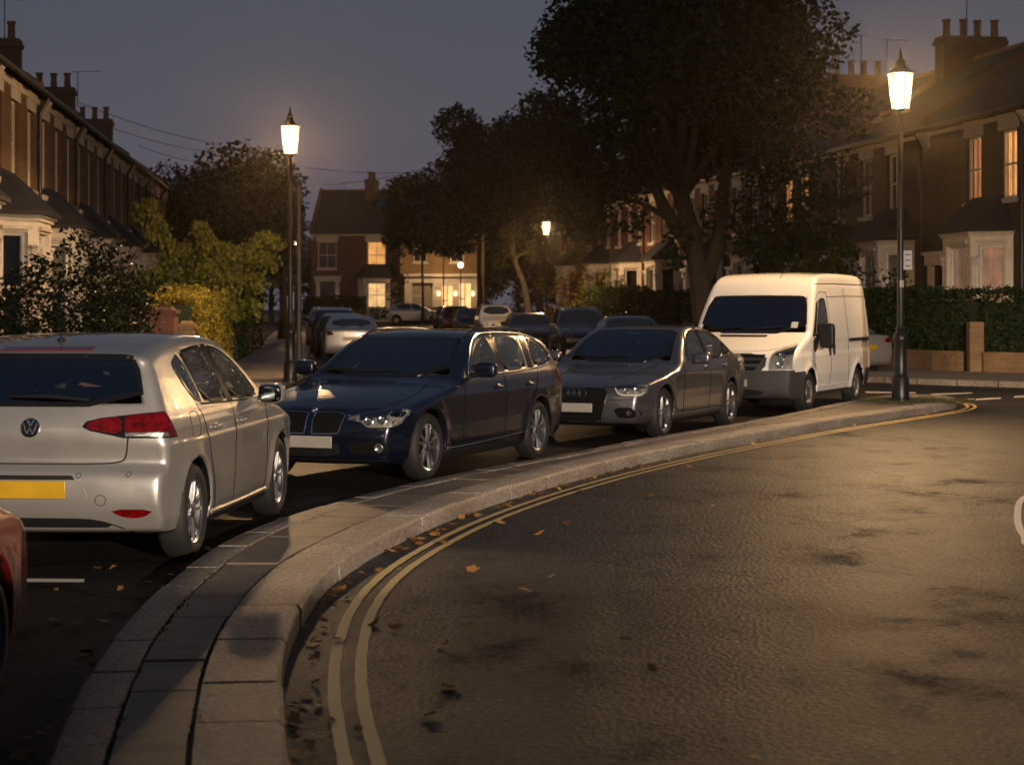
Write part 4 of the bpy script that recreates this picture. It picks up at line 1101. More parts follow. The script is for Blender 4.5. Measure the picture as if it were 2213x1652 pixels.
# kerb stones round the island
kb = MB(); n = len(outline); i = 0
while i < n - 1:
    k = min(n - 1, i + RNG.integers(3, 5))
    dz = RNG.uniform(-.004, .004); dx = RNG.uniform(-.006, .006); gap = .010
    idx = list(range(i, k + 1)); o = len(kb.v)
    A = [outline[j].copy() for j in idx]; B = [inner[j].copy() for j in idx]
    for q in (A, B):
        q[0] = q[0] + (q[1] - q[0]).normalized() * gap; q[-1] = q[-1] + (q[-2] - q[-1]).normalized() * gap
    vs = []
    for a, b in zip(A, B):
        u = (b - a).normalized(); a = a + u * dx
        vs += [(a.x, a.y, -.02), (a.x, a.y, ZT - .025 + dz), (a.x + u.x * .022, a.y + u.y * .022, ZT + dz), (b.x - u.x * .004, b.y - u.y * .004, ZT + dz), (b.x, b.y, ZT - .03)]
    fs = []
    m_ = len(A)
    for s_ in range(m_ - 1):
        for c in range(4): fs.append((s_ * 5 + c, s_ * 5 + c + 1, s_ * 5 + c + 6, s_ * 5 + c + 5))
    fs += [tuple(range(5)), tuple(reversed(range((m_ - 1) * 5, m_ * 5)))]
    kb.add(vs, fs); i = k
tag(kb.build('island_kerb', 'granite', sharp=50), kind='structure')
# slabs between the kerbs: matched pairs of points on both inner edges
half = max(range(n), key=lambda j: outline[j].y + outline[j].x)
Lp = inner[:half - 4]; Rp = inner[half + 4:][::-1]
Rp = [p for p in Rp if p.y > -12]
def across(p):
    """nearest point of the left inner edge"""
    best = None
    for a, b in zip(Lp, Lp[1:]):
        d = b - a; t_ = max(0., min(1., (p - a).dot(d) / max(d.dot(d), 1e-9))); q = a + d * t_; e = (q - p).length
        if best is None or e < best[0]: best = (e, q)
    return best[1]
fineR = resample(Rp, .06); fineL = [across(p) for p in fineR]; base = MB()
base.add([(p.x, p.y, ZT - .024) for q in zip(fineL, fineR) for p in q], [(2 * j_, 2 * j_ + 1, 2 * j_ + 3, 2 * j_ + 2) for j_ in range(len(fineR) - 1)])
tag(base.build('island_bedding', 'soil'), kind='structure')
sl = MB(); k = 0
while k < len(fineR) - 4:
    k1 = min(len(fineR) - 1, k + int(RNG.choice([9, 11, 13, 10])))
    a, b, c, d = fineL[k].copy(), fineR[k].copy(), fineR[k1].copy(), fineL[k1].copy()
    if (a - b).length > .10 and (c - d).length > .05:
        u = (b - a).normalized(); v = (c - b).normalized(); w_ = (d - a).normalized() if (d - a).length > .05 else v
        g1_, g2_ = RNG.uniform(.010, .020), RNG.uniform(.010, .020); jg = RNG.uniform(.005, .010); dz = RNG.uniform(-.009, .002)
        # keep the long edges following the curve
        mids = [(fineL[m_], fineR[m_]) for m_ in range(k, k1 + 1, 2)] + ([(fineL[k1], fineR[k1])] if (k1 - k) % 2 else [])
        vs = []
        for q, (l_, r_) in enumerate(mids):
            uu = (r_ - l_).normalized(); sh = v * (jg if q == 0 else (-jg if q == len(mids) - 1 else 0)); sh2 = w_ * (jg if q == 0 else (-jg if q == len(mids) - 1 else 0))
            A_, B_ = l_ + uu * g1_ + sh2, r_ - uu * g2_ + sh; z_ = ZT + dz + RNG.uniform(-.0025, .0025)
            vs += [(A_.x, A_.y, ZT - .06), (A_.x, A_.y, z_), (B_.x, B_.y, z_), (B_.x, B_.y, ZT - .06)]
        nm_ = len(mids); fs = []
        for q in range(nm_ - 1):
            for c_ in range(3): fs.append((4 * q + c_, 4 * q + c_ + 1, 4 * q + c_ + 5, 4 * q + c_ + 4))
        fs += [(0, 1, 2, 3), (4 * nm_ - 1, 4 * nm_ - 2, 4 * nm_ - 3, 4 * nm_ - 4)]
        sl.add(vs, fs)
    k = k1
tag(sl.build('island_paving', 'flagstone', smooth=False), kind='structure')

# double yellow lines following the island's road side
jj = max(range(n), key=lambda j: outline[j].x)
road_side = outline[jj - 14:]
def ribbon(P, w, name, mat, z, kind='structure', wob=0.):
    A = []; B = []
    for i, p in enumerate(P):
        a = P[max(i - 1, 0)]; b = P[min(i + 1, len(P) - 1)]; t_ = (b - a).normalized(); nn = Vector((-t_.y, t_.x, 0))
        A.append(p + nn * (w / 2 + RNG.uniform(-wob, wob))); B.append(p - nn * (w / 2 + RNG.uniform(-wob, wob)))
    return strip_mesh(A, B, z, name, mat, kind, zfun=True)
for d, nm in ((.215, 'road_marking'), (.335, 'road_marking')):
    P = soften(offset(road_side, d), 8)
    # end the lines with the hook round the tip
    ribbon(resample(P, .12), .054, nm, 'yellow_paint', .006, wob=.003)
# white marks on the road
def quadmark(pts, z=.006):
    P = [gp(x, y) for x, y in pts]; m = MB(); m.add([(p.x, p.y, z) for p in P], [tuple(range(len(P)))]); tag(m.build('road_marking', 'white_road_paint'), kind='structure')
quadmark([(2010, 851), (2100, 848), (2100, 850.5), (2010, 854)])
quadmark([(2108, 862), (2162, 859), (2162, 861.5), (2108, 865)])
quadmark([(2190, 856), (2260, 853), (2260, 856), (2190, 859)])
quadmark([(1870, 846), (1978, 847.5), (1978, 850.5), (1870, 849)])
quadmark([(2090, 862), (2104, 861.5), (2104, 863), (2090, 863.5)])
quadmark([(40, 1251), (182, 1252), (182, 1259), (40, 1258)])
ring = [(2262, 1062), (2222, 1070), (2203, 1085), (2198, 1110), (2200, 1134), (2212, 1158), (2252, 1185)]
rp = [Vector((p.x, p.y, 0)) for p in (gp(x, y) for x, y in ring)]
ring2 = rp + [Vector((p.x + .9, p.y, 0)) for p in reversed(rp)]
ribbon([Vector(p) for p in smooth_line(ring2 + [ring2[0]], 8)], .055, 'road_marking', 'white_road_paint', .006)
# worn rough patch in the road
p = gp(1795, 971); m = MB(); pts = []
for k in range(40):
    a = 2 * math.pi * k / 40; r_ = RNG.uniform(.72, 1.1); pts.append((p.x + .42 * r_ * math.cos(a), p.y + .62 * r_ * math.sin(a), .004))
m.add(pts, [tuple(range(40))]); tag(m.build('road_patch', 'broken_asphalt'), kind='structure')
pl_ = [p for p in outline[:half - 10] if p.y > 0]
strip_mesh([(-4.89, p.y) for p in pl_], [(p.x + .05, p.y) for p in pl_], .004, 'parking_lane_shade', 'shaded_asphalt', zfun=True)  # dark sheet laid over the road as shade beside the parked cars
# pavements either side of the far street
def pavement(outer, innr, name, z=.12):
    """outer = kerb side polyline, innr = garden side, same length; slabs, then a kerb"""
    strip_mesh(outer, innr, z, name, 'pavement_slab', zfun=True)
    m = MB(); w = .15
    for i in range(len(outer) - 1):
        a, b = Vector(outer[i]).to_3d(), Vector(outer[i + 1]).to_3d(); inn = (Vector(innr[i]).to_3d() - a).normalized()
        n_ = max(1, int((b - a).length / .9))
        for k in range(n_):
            p0 = a.lerp(b, (k + .01) / n_); p1 = a.lerp(b, (k + .99) / n_)
            z0, z1 = zg(p0.y) + z + .004, zg(p1.y) + z + .004
            q = [p0 - inn * .004, p1 - inn * .004, p1 + inn * w, p0 + inn * w]
            m.add([(q[0].x, q[0].y, z0 - .15), (q[1].x, q[1].y, z1 - .15), (q[0].x, q[0].y, z0), (q[1].x, q[1].y, z1), (q[2].x, q[2].y, z1), (q[3].x, q[3].y, z0)], [(0, 1, 3, 2), (2, 3, 4, 5)])
    tag(m.build(name + '_kerb', 'granite', smooth=False), kind='structure')
Yl = [4, 12, 20, 28, 36, 44, 52, 60, 68, 75, 85, 95, 105, 115, 122]
LK = lambda Y: -.47 - .1 * max(Y, 44)          # left kerb
LG = lambda Y: -2.55 - .1 * max(Y, 44)         # left garden front
LF = lambda Y: -6.8 - .1 * Y          # left facades
RF_ = lambda Y: 22.2 - .175 * Y       # right facades
pavement([(LK(Y), Y) for Y in Yl], [(LG(Y) - .05, Y) for Y in Yl], 'left_pavement')
# right pavement: from the corner by the lamp round to the far street
ko = [(40, 26.0), (24, 31.5), (16, 35.6), (12.2, 38.2), (10.2, 39.8), (8.8, 41.2), (7.7, 42.8), (6.8, 45), (6.0, 49), (5.1, 55), (4.1, 64), (3.0, 75), (1.6, 90), (.6, 100), (-.4, 110), (-1.4, 120)]
ki = [(42, 31), (26, 36.5), (18.4, 40.4), (14.6, 43.0), (12.6, 44.4), (11.4, 45.6), (10.6, 46.9), (10.0, 48.6), (9.2, 52), (8.0, 58), (6.9, 66), (5.6, 76), (3.7, 91), (2.4, 101), (1.2, 111), (0, 121)]
pavement(ko, ki, 'right_pavement')
# garden soil both sides
strip_mesh([(LG(Y) - .05, Y) for Y in Yl], [(-60, Y) for Y in Yl], .10, 'left_garden_ground', 'soil', zfun=True)
strip_mesh(ki, [(70, 30), (70, 36), (70, 40), (70, 43), (70, 44.4), (70, 45.6), (70, 47), (70, 49), (70, 52), (70, 58), (70, 66), (70, 76), (70, 91), (70, 101), (70, 111), (70, 121)], .10, 'right_garden_ground', 'soil', zfun=True)
# far end of the street
strip_mesh([(-40, 133.5), (-2, 133.5), (40, 133.5)], [(-40, 150), (-2, 150), (40, 150)], .14, 'far_pavement', 'pavement_slab', zfun=True)
# ------------------------------------------------------------ houses
def wall_panel(m, p0, p1, z0, z1, opens, mat=0, reveal=.14, out=None, rm=None):
    """wall face between two plan points with openings (u, z, w, h); reveal goes inwards"""
    p0 = Vector(p0).to_3d(); p1 = Vector(p1).to_3d(); L_ = (p1 - p0).length; u = (p1 - p0) / L_
    inn = Vector((-u.y, u.x, 0))       # inwards when walking with the outside on the right
    us = sorted({0., L_, *[a for o in opens for a in (o[0], o[0] + o[2])]}); zs = sorted({z0, z1, *[a for o in opens for a in (o[1], o[1] + o[3])]})
    P = lambda a, z, d=0.: p0 + u * a + inn * d + Vector((0, 0, z))
    for a, b in zip(us, us[1:]):
        for c, d in zip(zs, zs[1:]):
            mu, mz = (a + b) / 2, (c + d) / 2
            if any(o[0] < mu < o[0] + o[2] and o[1] < mz < o[1] + o[3] for o in opens): continue
            m.add([P(a, c), P(b, c), P(b, d), P(a, d)], [(0, 1, 2, 3)], mat)
    for (a, c, w, h) in opens:
        r = reveal; q = rm if rm is not None else mat
        m.add([P(a, c), P(a, c + h), P(a, c + h, r), P(a, c, r)], [(0, 1, 2, 3)], q)
        m.add([P(a + w, c), P(a + w, c, r), P(a + w, c + h, r), P(a + w, c + h)], [(0, 1, 2, 3)], q)
        m.add([P(a, c + h), P(a + w, c + h), P(a + w, c + h, r), P(a, c + h, r)], [(0, 1, 2, 3)], q)
        m.add([P(a, c), P(a, c, r), P(a + w, c, r), P(a + w, c)], [(0, 1, 2, 3)], q)
    return u, inn
def lit_mat(name, col, s):
    m, nt, b = new_mat(name)
    f = noise(nt, 2.2, 3)
    c = ramp(nt, f, [(.3, tuple(x * .6 for x in col)), (.7, col)])
    L(nt, c, b.inputs['Base Color']); L(nt, c, b.inputs['Emission Color']); b.inputs['Emission Strength'].default_value = s
    b.inputs['Roughness'].default_value = .9
lit_mat('lit_curtain', (1., .48, .14), 1.25)
lit_mat('dim_curtain', (1., .42, .16), .55)
lit_mat('dusk_curtain', (.8, .5, .32), .24)
lit_mat('lit_room', (1., .62, .26), 1.4)
def sash(parent, p0, u, inn, a, z, w, h, reveal=.12, cover='dark', sill=True, lintel=True, vbar=True, lw=.12):
    """sliding sash window: frame, pane, curtain or blind, sill, lintel"""
    P = lambda x, zz, d=0.: p0 + u * x + inn * d + Vector((0, 0, zz))
    def bx(m, x0, x1, za, zb, d0, d1, mat=0):
        vs = [P(x, zz, d) for d in (d0, d1) for zz in (za, zb) for x in (x0, x1)]
        m.add(vs, [(0, 1, 3, 2), (5, 4, 6, 7), (4, 0, 2, 6), (1, 5, 7, 3), (2, 3, 7, 6), (4, 5, 1, 0)], mat)
    d0, d1 = reveal - .03, reveal + .05; t = .075
    m = MB()
    bx(m, a + .002, a + t, z + .002, z + h - .002, d0, d1); bx(m, a + w - t, a + w - .002, z + .002, z + h - .002, d0, d1)
    bx(m, a + t, a + w - t, z + h - t, z + h - .002, d0, d1); bx(m, a + t, a + w - t, z + .002, z + t, d0, d1)
    bx(m, a + t, a + w - t, z + h * .5 - .03, z + h * .5 + .03, d0 + .01, d1)
    if vbar: bx(m, a + w / 2 - .015, a + w / 2 + .015, z + t, z + h - t, d0 + .015, d1 - .005)
    fr = m.build('window', 'white_timber', parent, smooth=False)
    m = MB(); m.add([P(a + t, z + t, d1 - .02), P(a + w - t, z + t, d1 - .02), P(a + w - t, z + h - t, d1 - .02), P(a + t, z + h - t, d1 - .02)], [(0, 1, 2, 3)])
    m.build('pane', 'house_glass', fr, smooth=False)
    m = MB()
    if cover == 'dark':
        m.add([P(a, z, d1 + .25), P(a + w, z, d1 + .25), P(a + w, z + h, d1 + .25), P(a, z + h, d1 + .25)], [(0, 1, 2, 3)]); m.build('blind', 'dark_room', fr, smooth=False)  # dark sheet standing in for the unlit room behind the glass
    else:
        k = 40; vs = []
        gap = (.06, .5) if cover == 'lit_gap' else None
        for i in range(k + 1):
            x = a + t * .6 + (w - t * 1.2) * i / k; d = d1 + .05 + .022 * math.sin(i * 1.25) + .012 * math.sin(i * .53 + a)
            vs += [P(x, z + .02, d), P(x, z + h - .03, d)]
        m.add(vs, [(2 * i, 2 * i + 2, 2 * i + 3, 2 * i + 1) for i in range(k)])
        m.build('curtain', {'lit': 'lit_curtain', 'dim': 'dim_curtain', 'dusk': 'dusk_curtain', 'blind': 'blind', 'room': 'lit_room'}[cover], fr)
    if sill:
        m = MB(); bx(m, a - .09, a + w + .09, z - .13, z + .0, -.09, reveal - .032); m.build('sill', 'stone_trim', fr, smooth=False)
    if lintel:
        m = MB(); bx(m, a - .14, a + w + .14, z + h, z + h + .36, -.03, .05); bx(m, a - .17, a + w + .17, z + h + .36, z + h + .42, -.06, .05)
        m.build('lintel', 'stone_trim', fr, smooth=False)
    return fr
def chimney(parent, x, y, zb, zt, w=.75, d=2.2, pots=4, brick='brown_brick', potmat='clay_pot'):
    m = MB(); m.span((x - w / 2, y - d / 2, zb), (x + w / 2, y + d / 2, zt)); m.span((x - w / 2 - .06, y - d / 2 - .06, zt), (x + w / 2 + .06, y + d / 2 + .06, zt + .16)); m.span((x - w / 2 - .02, y - d / 2 - .02, zt + .16), (x + w / 2 + .02, y + d / 2 + .02, zt + .28))
    c = m.build('chimney', brick, parent, smooth=False)
    for k in range(pots):
        yy = y - d / 2 + d * (k + .5) / pots
        MB().lathe([(.15, 0), (.13, .1), (.115, .5), (.15, .52), (.15, .60), (.11, .60), (.10, .2)], 12, c=(x + (.06 if k % 2 else -.06), yy, zt + .27)).build('chimney_pot', potmat, c)
    return c
def bay_front(root, x0, w, dep, zt, style, covers, brickm):
    """canted stucco bay on the ground floor"""
    c = dep * .8
    P = [(x0, 0), (x0 + c, -dep), (x0 + w - c, -dep), (x0 + w, 0)]
    m = MB(); fr = []
    for i in range(3):
        p0, p1 = Vector((*P[i], 0)), Vector((*P[i + 1], 0)); L_ = (p1 - p0).length
        ww = L_ - (.52 if i == 1 else .44); op = [((L_ - ww) / 2, .85, ww, zt - .40 - .85)]
        u, inn = wall_panel(m, p0, p1, 0, zt, op, 0, .16); fr.append((p0, u, inn, op[0]))
    bay = m.build('bay', 'stucco', root, smooth=False)
    for i, (p0, u, inn, o) in enumerate(fr):
        sash(bay, p0, u, inn, *o, reveal=.15, cover=covers[i], lintel=False, sill=True, vbar=(i == 1))
    # mouldings: cornice, capitals on the piers, hoods over the windows
    m = MB()
    def follow(off, za, zb):
        Q = []
        for (x, y), (dx, dy) in zip(P, ((-.7, .0), (-.5, -1), (.5, -1), (.7, .0))): Q.append((x + dx * off, y + dy * off))
        k = 4
        m.add([(q[0], q[1], za) for q in Q] + [(q[0], q[1], zb) for q in Q], [(0, 1, 5, 4), (1, 2, 6, 5), (2, 3, 7, 6), (3, 2, 1, 0), (4, 5, 6, 7)])
    follow(.06, zt - .16, zt - .08); follow(.13, zt - .078, zt + .02)
    for i, (x, y) in enumerate(P[1:3]):
        m.lathe([(.13, .0), (.15, .06), (.12, .10), (.15, .2), (.18, .24), (.18, .28)], 8, c=(x, y + .09, zt - .95)); m.lathe([(.11, .55), (.10, zt - .97)], 8, c=(x, y + .09, 0))
    for (p0, u, inn, o) in fr:
        q = lambda x, zz, d: p0 + u * x + inn * d + Vector((0, 0, zz))
        a, b_, z = o[0] - .05, o[0] + o[2] + .05, o[1] + o[3] + .05
        vs = [q(x, zz, d) for d in (-.07, .02) for zz in (z, z + .08) for x in (a, b_)]
        m.add(vs, [(0, 1, 3, 2), (4, 0, 2, 6), (1, 5, 7, 3), (2, 3, 7, 6), (4, 5, 1, 0)])
    m.build('moulding', 'stone_trim', bay, smooth=False)
    # hipped slate roof over the bay
    e = .22
    E = [(x0 - e, .0), (x0 + c - e * .6, -dep - e), (x0 + w - c + e * .6, -dep - e), (x0 + w + e, .0)]
    T = [(x0 + c * .9, 0), (x0 + w - c * .9, 0)]
    m = MB(); zr = zt + .03; h = .95
    m.add([(x, y, zr) for x, y in E] + [(T[0][0], T[0][1], zr + h), (T[1][0], T[1][1], zr + h)] + [(x, y, zr - .07) for x, y in E],
          [(0, 1, 4), (1, 2, 5, 4), (2, 3, 5), (6, 7, 1, 0), (7, 8, 2, 1), (8, 9, 3, 2), (9, 8, 7, 6)])
    m.build('bay_roof', 'slate', root, smooth=False)
def make_house(w=6.9, h=6.72, brick='stock_brick', trims=True, wins=(1.0, 3.3, 5.6), wz=4.3, wh=1.85, ww=1.0, covers=('dark', 'dark', 'dark'), bay=(.5, 3.3, .8), baytop=3.55, baycov=('dark', 'blind', 'dark'), door=5.1, rise=2.75, depth=8.4, chim=True, pipe=True, bay_style=None, skylight=False, name='terraced_house', chx=0., lit_door=False):
    root = empty(name, (0, 0, 0))
    op = [(x - ww / 2, wz, ww, wh) for x in wins] + ([(door, .0, 1.1, 2.75)] if door else [])
    m = MB(); u, inn = wall_panel(m, (0, 0), (w, 0), 0, h, op, 0, .13)
    rb = depth
    m.add([(0, 0, 0), (0, rb, 0), (0, rb, h), (0, rb / 2, h + rise), (0, 0, h)], [(0, 1, 2, 3, 4)])
    m.add([(w, 0, 0), (w, 0, h), (w, rb / 2, h + rise), (w, rb, h), (w, rb, 0)], [(0, 1, 2, 3, 4)])
    m.add([(0, rb, 0), (w, rb, 0), (w, rb, h), (0, rb, h)], [(0, 1, 2, 3)])
    wall = m.build('wall', brick, root, smooth=False)
    for i, x in enumerate(wins):
        sash(root, Vector((0, 0, 0)), u, inn, x - ww / 2, wz, ww, wh, cover=covers[i])
    m = MB(); o = .28; s = rise / (rb / 2)
    ze = h - o * s + .10; zr = h + rise + .10; t = .09
    m.add([(-.0, -o, ze), (w, -o, ze), (w, rb / 2, zr), (0, rb / 2, zr), (w, rb + o, ze), (0, rb + o, ze), (0, -o, ze - t), (w, -o, ze - t), (0, rb / 2, zr - t), (w, rb / 2, zr - t)], [(0, 1, 2, 3), (3, 2, 4, 5), (6, 7, 1, 0), (0, 3, 8, 6), (7, 9, 2, 1)])
    rf = m.build('roof', 'slate', root, smooth=False)
    MB().tube([(0, rb / 2, zr + .02), (w, rb / 2, zr + .02)], .09, 8).build('ridge_tile', 'clay_pot', rf)
    # upstand between the roofs
    m = MB(); m.add([(-.11, -.1, ze - .1), (.11, -.1, ze - .1), (.11, rb / 2, zr + .22), (-.11, rb / 2, zr + .22), (-.11, -.1, ze + .32), (.11, -.1, ze + .32), (.11, rb / 2, zr - .2), (-.11, rb / 2, zr - .2)], [(4, 5, 2, 3), (0, 1, 5, 4), (1, 6, 2, 5), (7, 0, 4, 3)])
    m.build('party_wall', brick, root, smooth=False)
    if skylight:
        y = rb * .28; z = h + .12 + y * s
        m = MB(); m.add([(w * .55, y, z + .06), (w * .55 + .9, y, z + .06), (w * .55 + .9, y + .8, z + .8 * s + .06), (w * .55, y + .8, z + .8 * s + .06)], [(0, 1, 2, 3)])
        m.build('skylight', 'far_glass', rf, smooth=False)
    m = MB().tube([(0, -o - .04, ze - .03), (w, -o - .04, ze - .03)], .06, 8); m.build('gutter', 'gutter_black', root)
    m = MB(); m.span((0, -.05, h - .32), (w, -.002, h - .20)); m.build('eaves_band', 'stone_trim', root, smooth=False)
    for k, x in enumerate((.12, w - .12)):
        m = MB(); m.add([(x - .10, -.003, h - .65), (x + .10, -.003, h - .65), (x - .10, -.10, h - .5), (x + .10, -.10, h - .5), (x - .10, -.3, h - .22), (x + .10, -.3, h - .22), (x - .1, -.003, h - .18), (x + .1, -.003, h - .18)], [(0, 1, 3, 2), (2, 3, 5, 4), (4, 5, 7, 6), (0, 2, 4, 6), (1, 7, 5, 3)]); m.build('bracket', 'stone_trim', root, smooth=False)
    if pipe: MB().tube([(w - .32, -o, ze - .06), (w - .32, -.07, ze - .45), (w - .32, -.07, .1)], .045, 8).build('drainpipe', 'gutter_black', root)
    if bay: bay_front(root, bay[0], bay[1], bay[2], baytop, bay_style, baycov, brick)
    if door:
        m = MB(); m.span((door + .08, .115, .05), (door + 1.02, .16, 2.1)); d = m.build('door', 'door_paint', root, smooth=False)
        m = MB(); m.span((door + .08, .12, 2.14), (door + 1.02, .15, 2.7)); m.build('fanlight', 'lit_room' if lit_door else 'house_glass', d, smooth=False)
        m = MB(); m.span((door - .32, -.10, 0), (door - .02, .0, 2.8)); m.span((door + 1.12, -.10, 0), (door + 1.42, .0, 2.8)); m.span((door - .42, -.16, 2.8), (door + 1.52, .0, 3.1)); m.span((door - .48, -.22, 3.1), (door + 1.58, .0, 3.2))
        m.build('porch', 'stucco', root, smooth=False)
    if chim: chimney(rf, chx, rb / 2, h + rise - .8, h + rise + .62, brick=brick)
    return root
def aerial(p, rz, kind=0):
    m = MB(); m.tube([(0, 0, 0), (0, 0, 1.5)], .02, 6); a = Vector((math.cos(rz), math.sin(rz), 0)); b = Vector((-a.y, a.x, 0))
    m.tube([Vector((0, 0, 1.45)) - a * .25, Vector((0, 0, 1.5)) + a * .95], .014, 6)
    if kind == 0:
        for k in range(7):
            c = Vector((0, 0, 1.46)) + a * (-.2 + k * .18); m.tube([c - b * (.2 - k * .012), c + b * (.2 - k * .012)], .007, 5)
    o = m.build('television_aerial', 'antenna_metal'); o.location = p; return o
def place_house(o, base, u, label, group):
    o.location = base; o.rotation_euler = (0, 0, math.atan2(u[1], u[0])); tag(o, label, 'house', group); return o

# left terrace: facade along increasing Y
uL = Vector((-.1, .995)).normalized(); uR = Vector((.175, -.985)).normalized()
def on_left(s):
    Y0 = 31.9; return Vector((LF(Y0), Y0, .1)) + Vector((*uL, 0)) * s
hA = make_house(baycov=('blind', 'blind', 'blind'), chim=True, chx=3.4)
hB = make_house(baycov=('dark', 'blind', 'dark'), chim=False)
ordl = ['nearest', 'second', 'third', 'fourth', 'fifth', 'sixth', 'seventh', 'eighth', 'ninth', 'tenth']
lookl = ['with cream bay cut by the left edge of the photo', 'with cream bay behind the dark flowering shrub', 'with its bay above the leafy hanging shrub', 'half hidden by the leafy hanging shrub', 'beside the dark round tree', 'behind the dark round tree', 'just past the dark round tree', 'in deep shade before the last one', 'last of the row in deep shade']
for i in range(9):
    src = hA if i % 2 == 0 else hB
    h = src if i < 2 else copy_tree(src)
    p = on_left(6.9 * i); p.z = .1 + zg(p.y)
    place_house(h, p, uL, '%s left terrace house %s' % (ordl[i], lookl[i]), 'left terrace houses')
# right terrace: local x runs towards the camera
def on_right(Y):
    return Vector((RF_(Y), Y, .1 + zg(Y)))
kw = dict(brick='brown_brick', wz=4.5, wh=1.85, h=6.95, wins=(1.2, 3.4, 5.5), bay=(2.6, 3.3, .9), door=.6, baytop=3.65)
hC = make_house(covers=('dim', 'lit'), wins=(3.35, 5.62), baycov=('dusk', 'dusk', 'dusk'), chx=5.2, skylight=True, **{k: v for k, v in kw.items() if k != 'wins'})
hD = make_house(covers=('blind', 'dark'), wins=(1.83, 4.16), baycov=('dark', 'dark', 'blind'), chx=.4, skylight=True, **{k: v for k, v in kw.items() if k != 'wins'})
hE = make_house(covers=('lit', 'lit', 'dark'), wins=(.75, 2.5, 6.2), baycov=('dark', 'dark', 'dark'), chim=False, lit_door=True, **{k: v for k, v in kw.items() if k != 'wins'})
hF = make_house(covers=('dark', 'dark', 'dark'), baycov=('dark', 'blind', 'dark'), chx=3.4, **{**kw, 'brick': 'red_brick'})
rl = [(hC, 'with glowing curtained upper windows above the hedge'), (hD, 'behind the tall street lamp with unlit upper windows'), (hE, 'showing two lit upper windows through the big tree'), (hF, 'hidden behind the trunk of the big tree')]
for i in range(9):
    Y = 56.4 + 6.9 * .985 * i
    if i < 4: h, lb = rl[i]
    else:
        h = copy_tree(hF); lb = ['left of the big trunk with white window surrounds', 'with tall white windows between big tree and street lamp', 'with white windows above the round green bush', 'dark one behind the thin lamp-lit tree', 'farthest one lost behind the trees'][i - 4]
    place_house(h, on_right(Y), uR, 'brick house of the right terrace ' + lb, 'right terrace houses')
# end house across the junction, and its neighbour with the pale front
kw = dict(brick='red_brick', h=6.5, rise=3.2, depth=9, wz=3.75, wh=2.0)
hG = make_house(w=7.6, covers=('dark', 'lit'), wins=(1.2, 4.9), ww=1.4, bay=(3.5, 3.0, .7), baycov=('lit', 'room', 'lit'), baytop=3.1, door=.7, chim=True, chx=3.9, skylight=True, lit_door=False, name='end_house', **kw)
pg = pp(672, 690, 141); hG.location = (pg.x, 141, zg(141) + .1); hG.rotation_euler = (0, 0, R(-4))
tag(hG, 'red brick house facing down the street with lit windows and dark slate roof', 'house')
hH = make_house(w=6.2, covers=('dark', 'dark'), wins=(1.5, 4.2), bay=None, door=None, chim=False, name='end_house', pipe=False, **{**kw, 'brick': 'wall_brick', 'wz': 4.2})
ph = pp(865, 690, 140); hH.location = (ph.x, 139.2, zg(140) + .1); hH.rotation_euler = (0, 0, R(2))
tag(hH, 'brick house with pale stucco ground floor and glowing arched doorway', 'house')
m = MB(); wall_panel(m, (.35, -.35), (5.7, -.35), 0, 3.15, [(.55, .5, 1.5, 2.2), (2.75, .05, .75, 2.4), (4.0, .05, .85, 2.6)], 0, .3)
m.span((.25, -.6, 3.15), (5.8, -.02, 3.35)); m.build('stucco_front', 'stucco', hH, smooth=False)
for a, z, w_, h_, mt in ((.55, .5, 1.5, 2.2, 'blind'), (2.75, .05, .75, 2.4, 'lit_room'), (4.0, .05, .85, 2.6, 'lit_room')):
    m = MB(); x0 = .35 + a
    m.add([(x0, -.06, z), (x0 + w_, -.06, z), (x0 + w_, -.06, z + h_), (x0, -.06, z + h_)], [(0, 1, 2, 3)]); q = m.build('window' if mt == 'blind' else 'doorway', mt, hH, smooth=False)
    m = MB(); m.span((x0 + w_ / 2 - .03, -.11, z), (x0 + w_ / 2 + .03, -.07, z + h_)); m.span((x0, -.11, z + h_ * .55), (x0 + w_ / 2 - .03, -.07, z + h_ * .55 + .06)); m.build('glazing_bar', 'white_timber' if mt == 'blind' else 'door_paint', q, smooth=False)
m = MB()
for a in (2.5, 3.72, 5.0):
    m = MB(); blob(m, (.35 + a, -.45, 1.9), (.16, .16, .3)); emit('porch_glow', (1., .6, .25), 6.) if 'porch_glow' not in MATS else None; m.build('wall_lamp', 'porch_glow', hH)
# aerials
ae = [(on_left(6.9 * 4 + 3.4), 4.2, 10.95, 20, 'thin television aerial on the nearest left chimney'), ]
for (px_, py_, Y, rz, kd, lb) in ((168, 185, 78, 10, 1, 'television aerial standing beside the left row chimney pots'), (10, 30, 66, 60, 1, 'bare aerial pole on the chimney in the top left corner'), (1916, 118, 73, 20, 0, 'television aerial with crossbars above the right chimney stack'), (2088, 20, 61, 30, 0, 'television aerial on the big right chimney at the top edge'), (745, 410, 143, 15, 1, 'small aerial on the roof of the end house'), (1860, 108, 74, 170, 0, 'low aerial between the big tree and the lamp')):
    p = pp(px_, py_, Y); a = aerial((p.x, Y, p.z - .9), R(rz), kd); tag(a, lb, 'aerial')
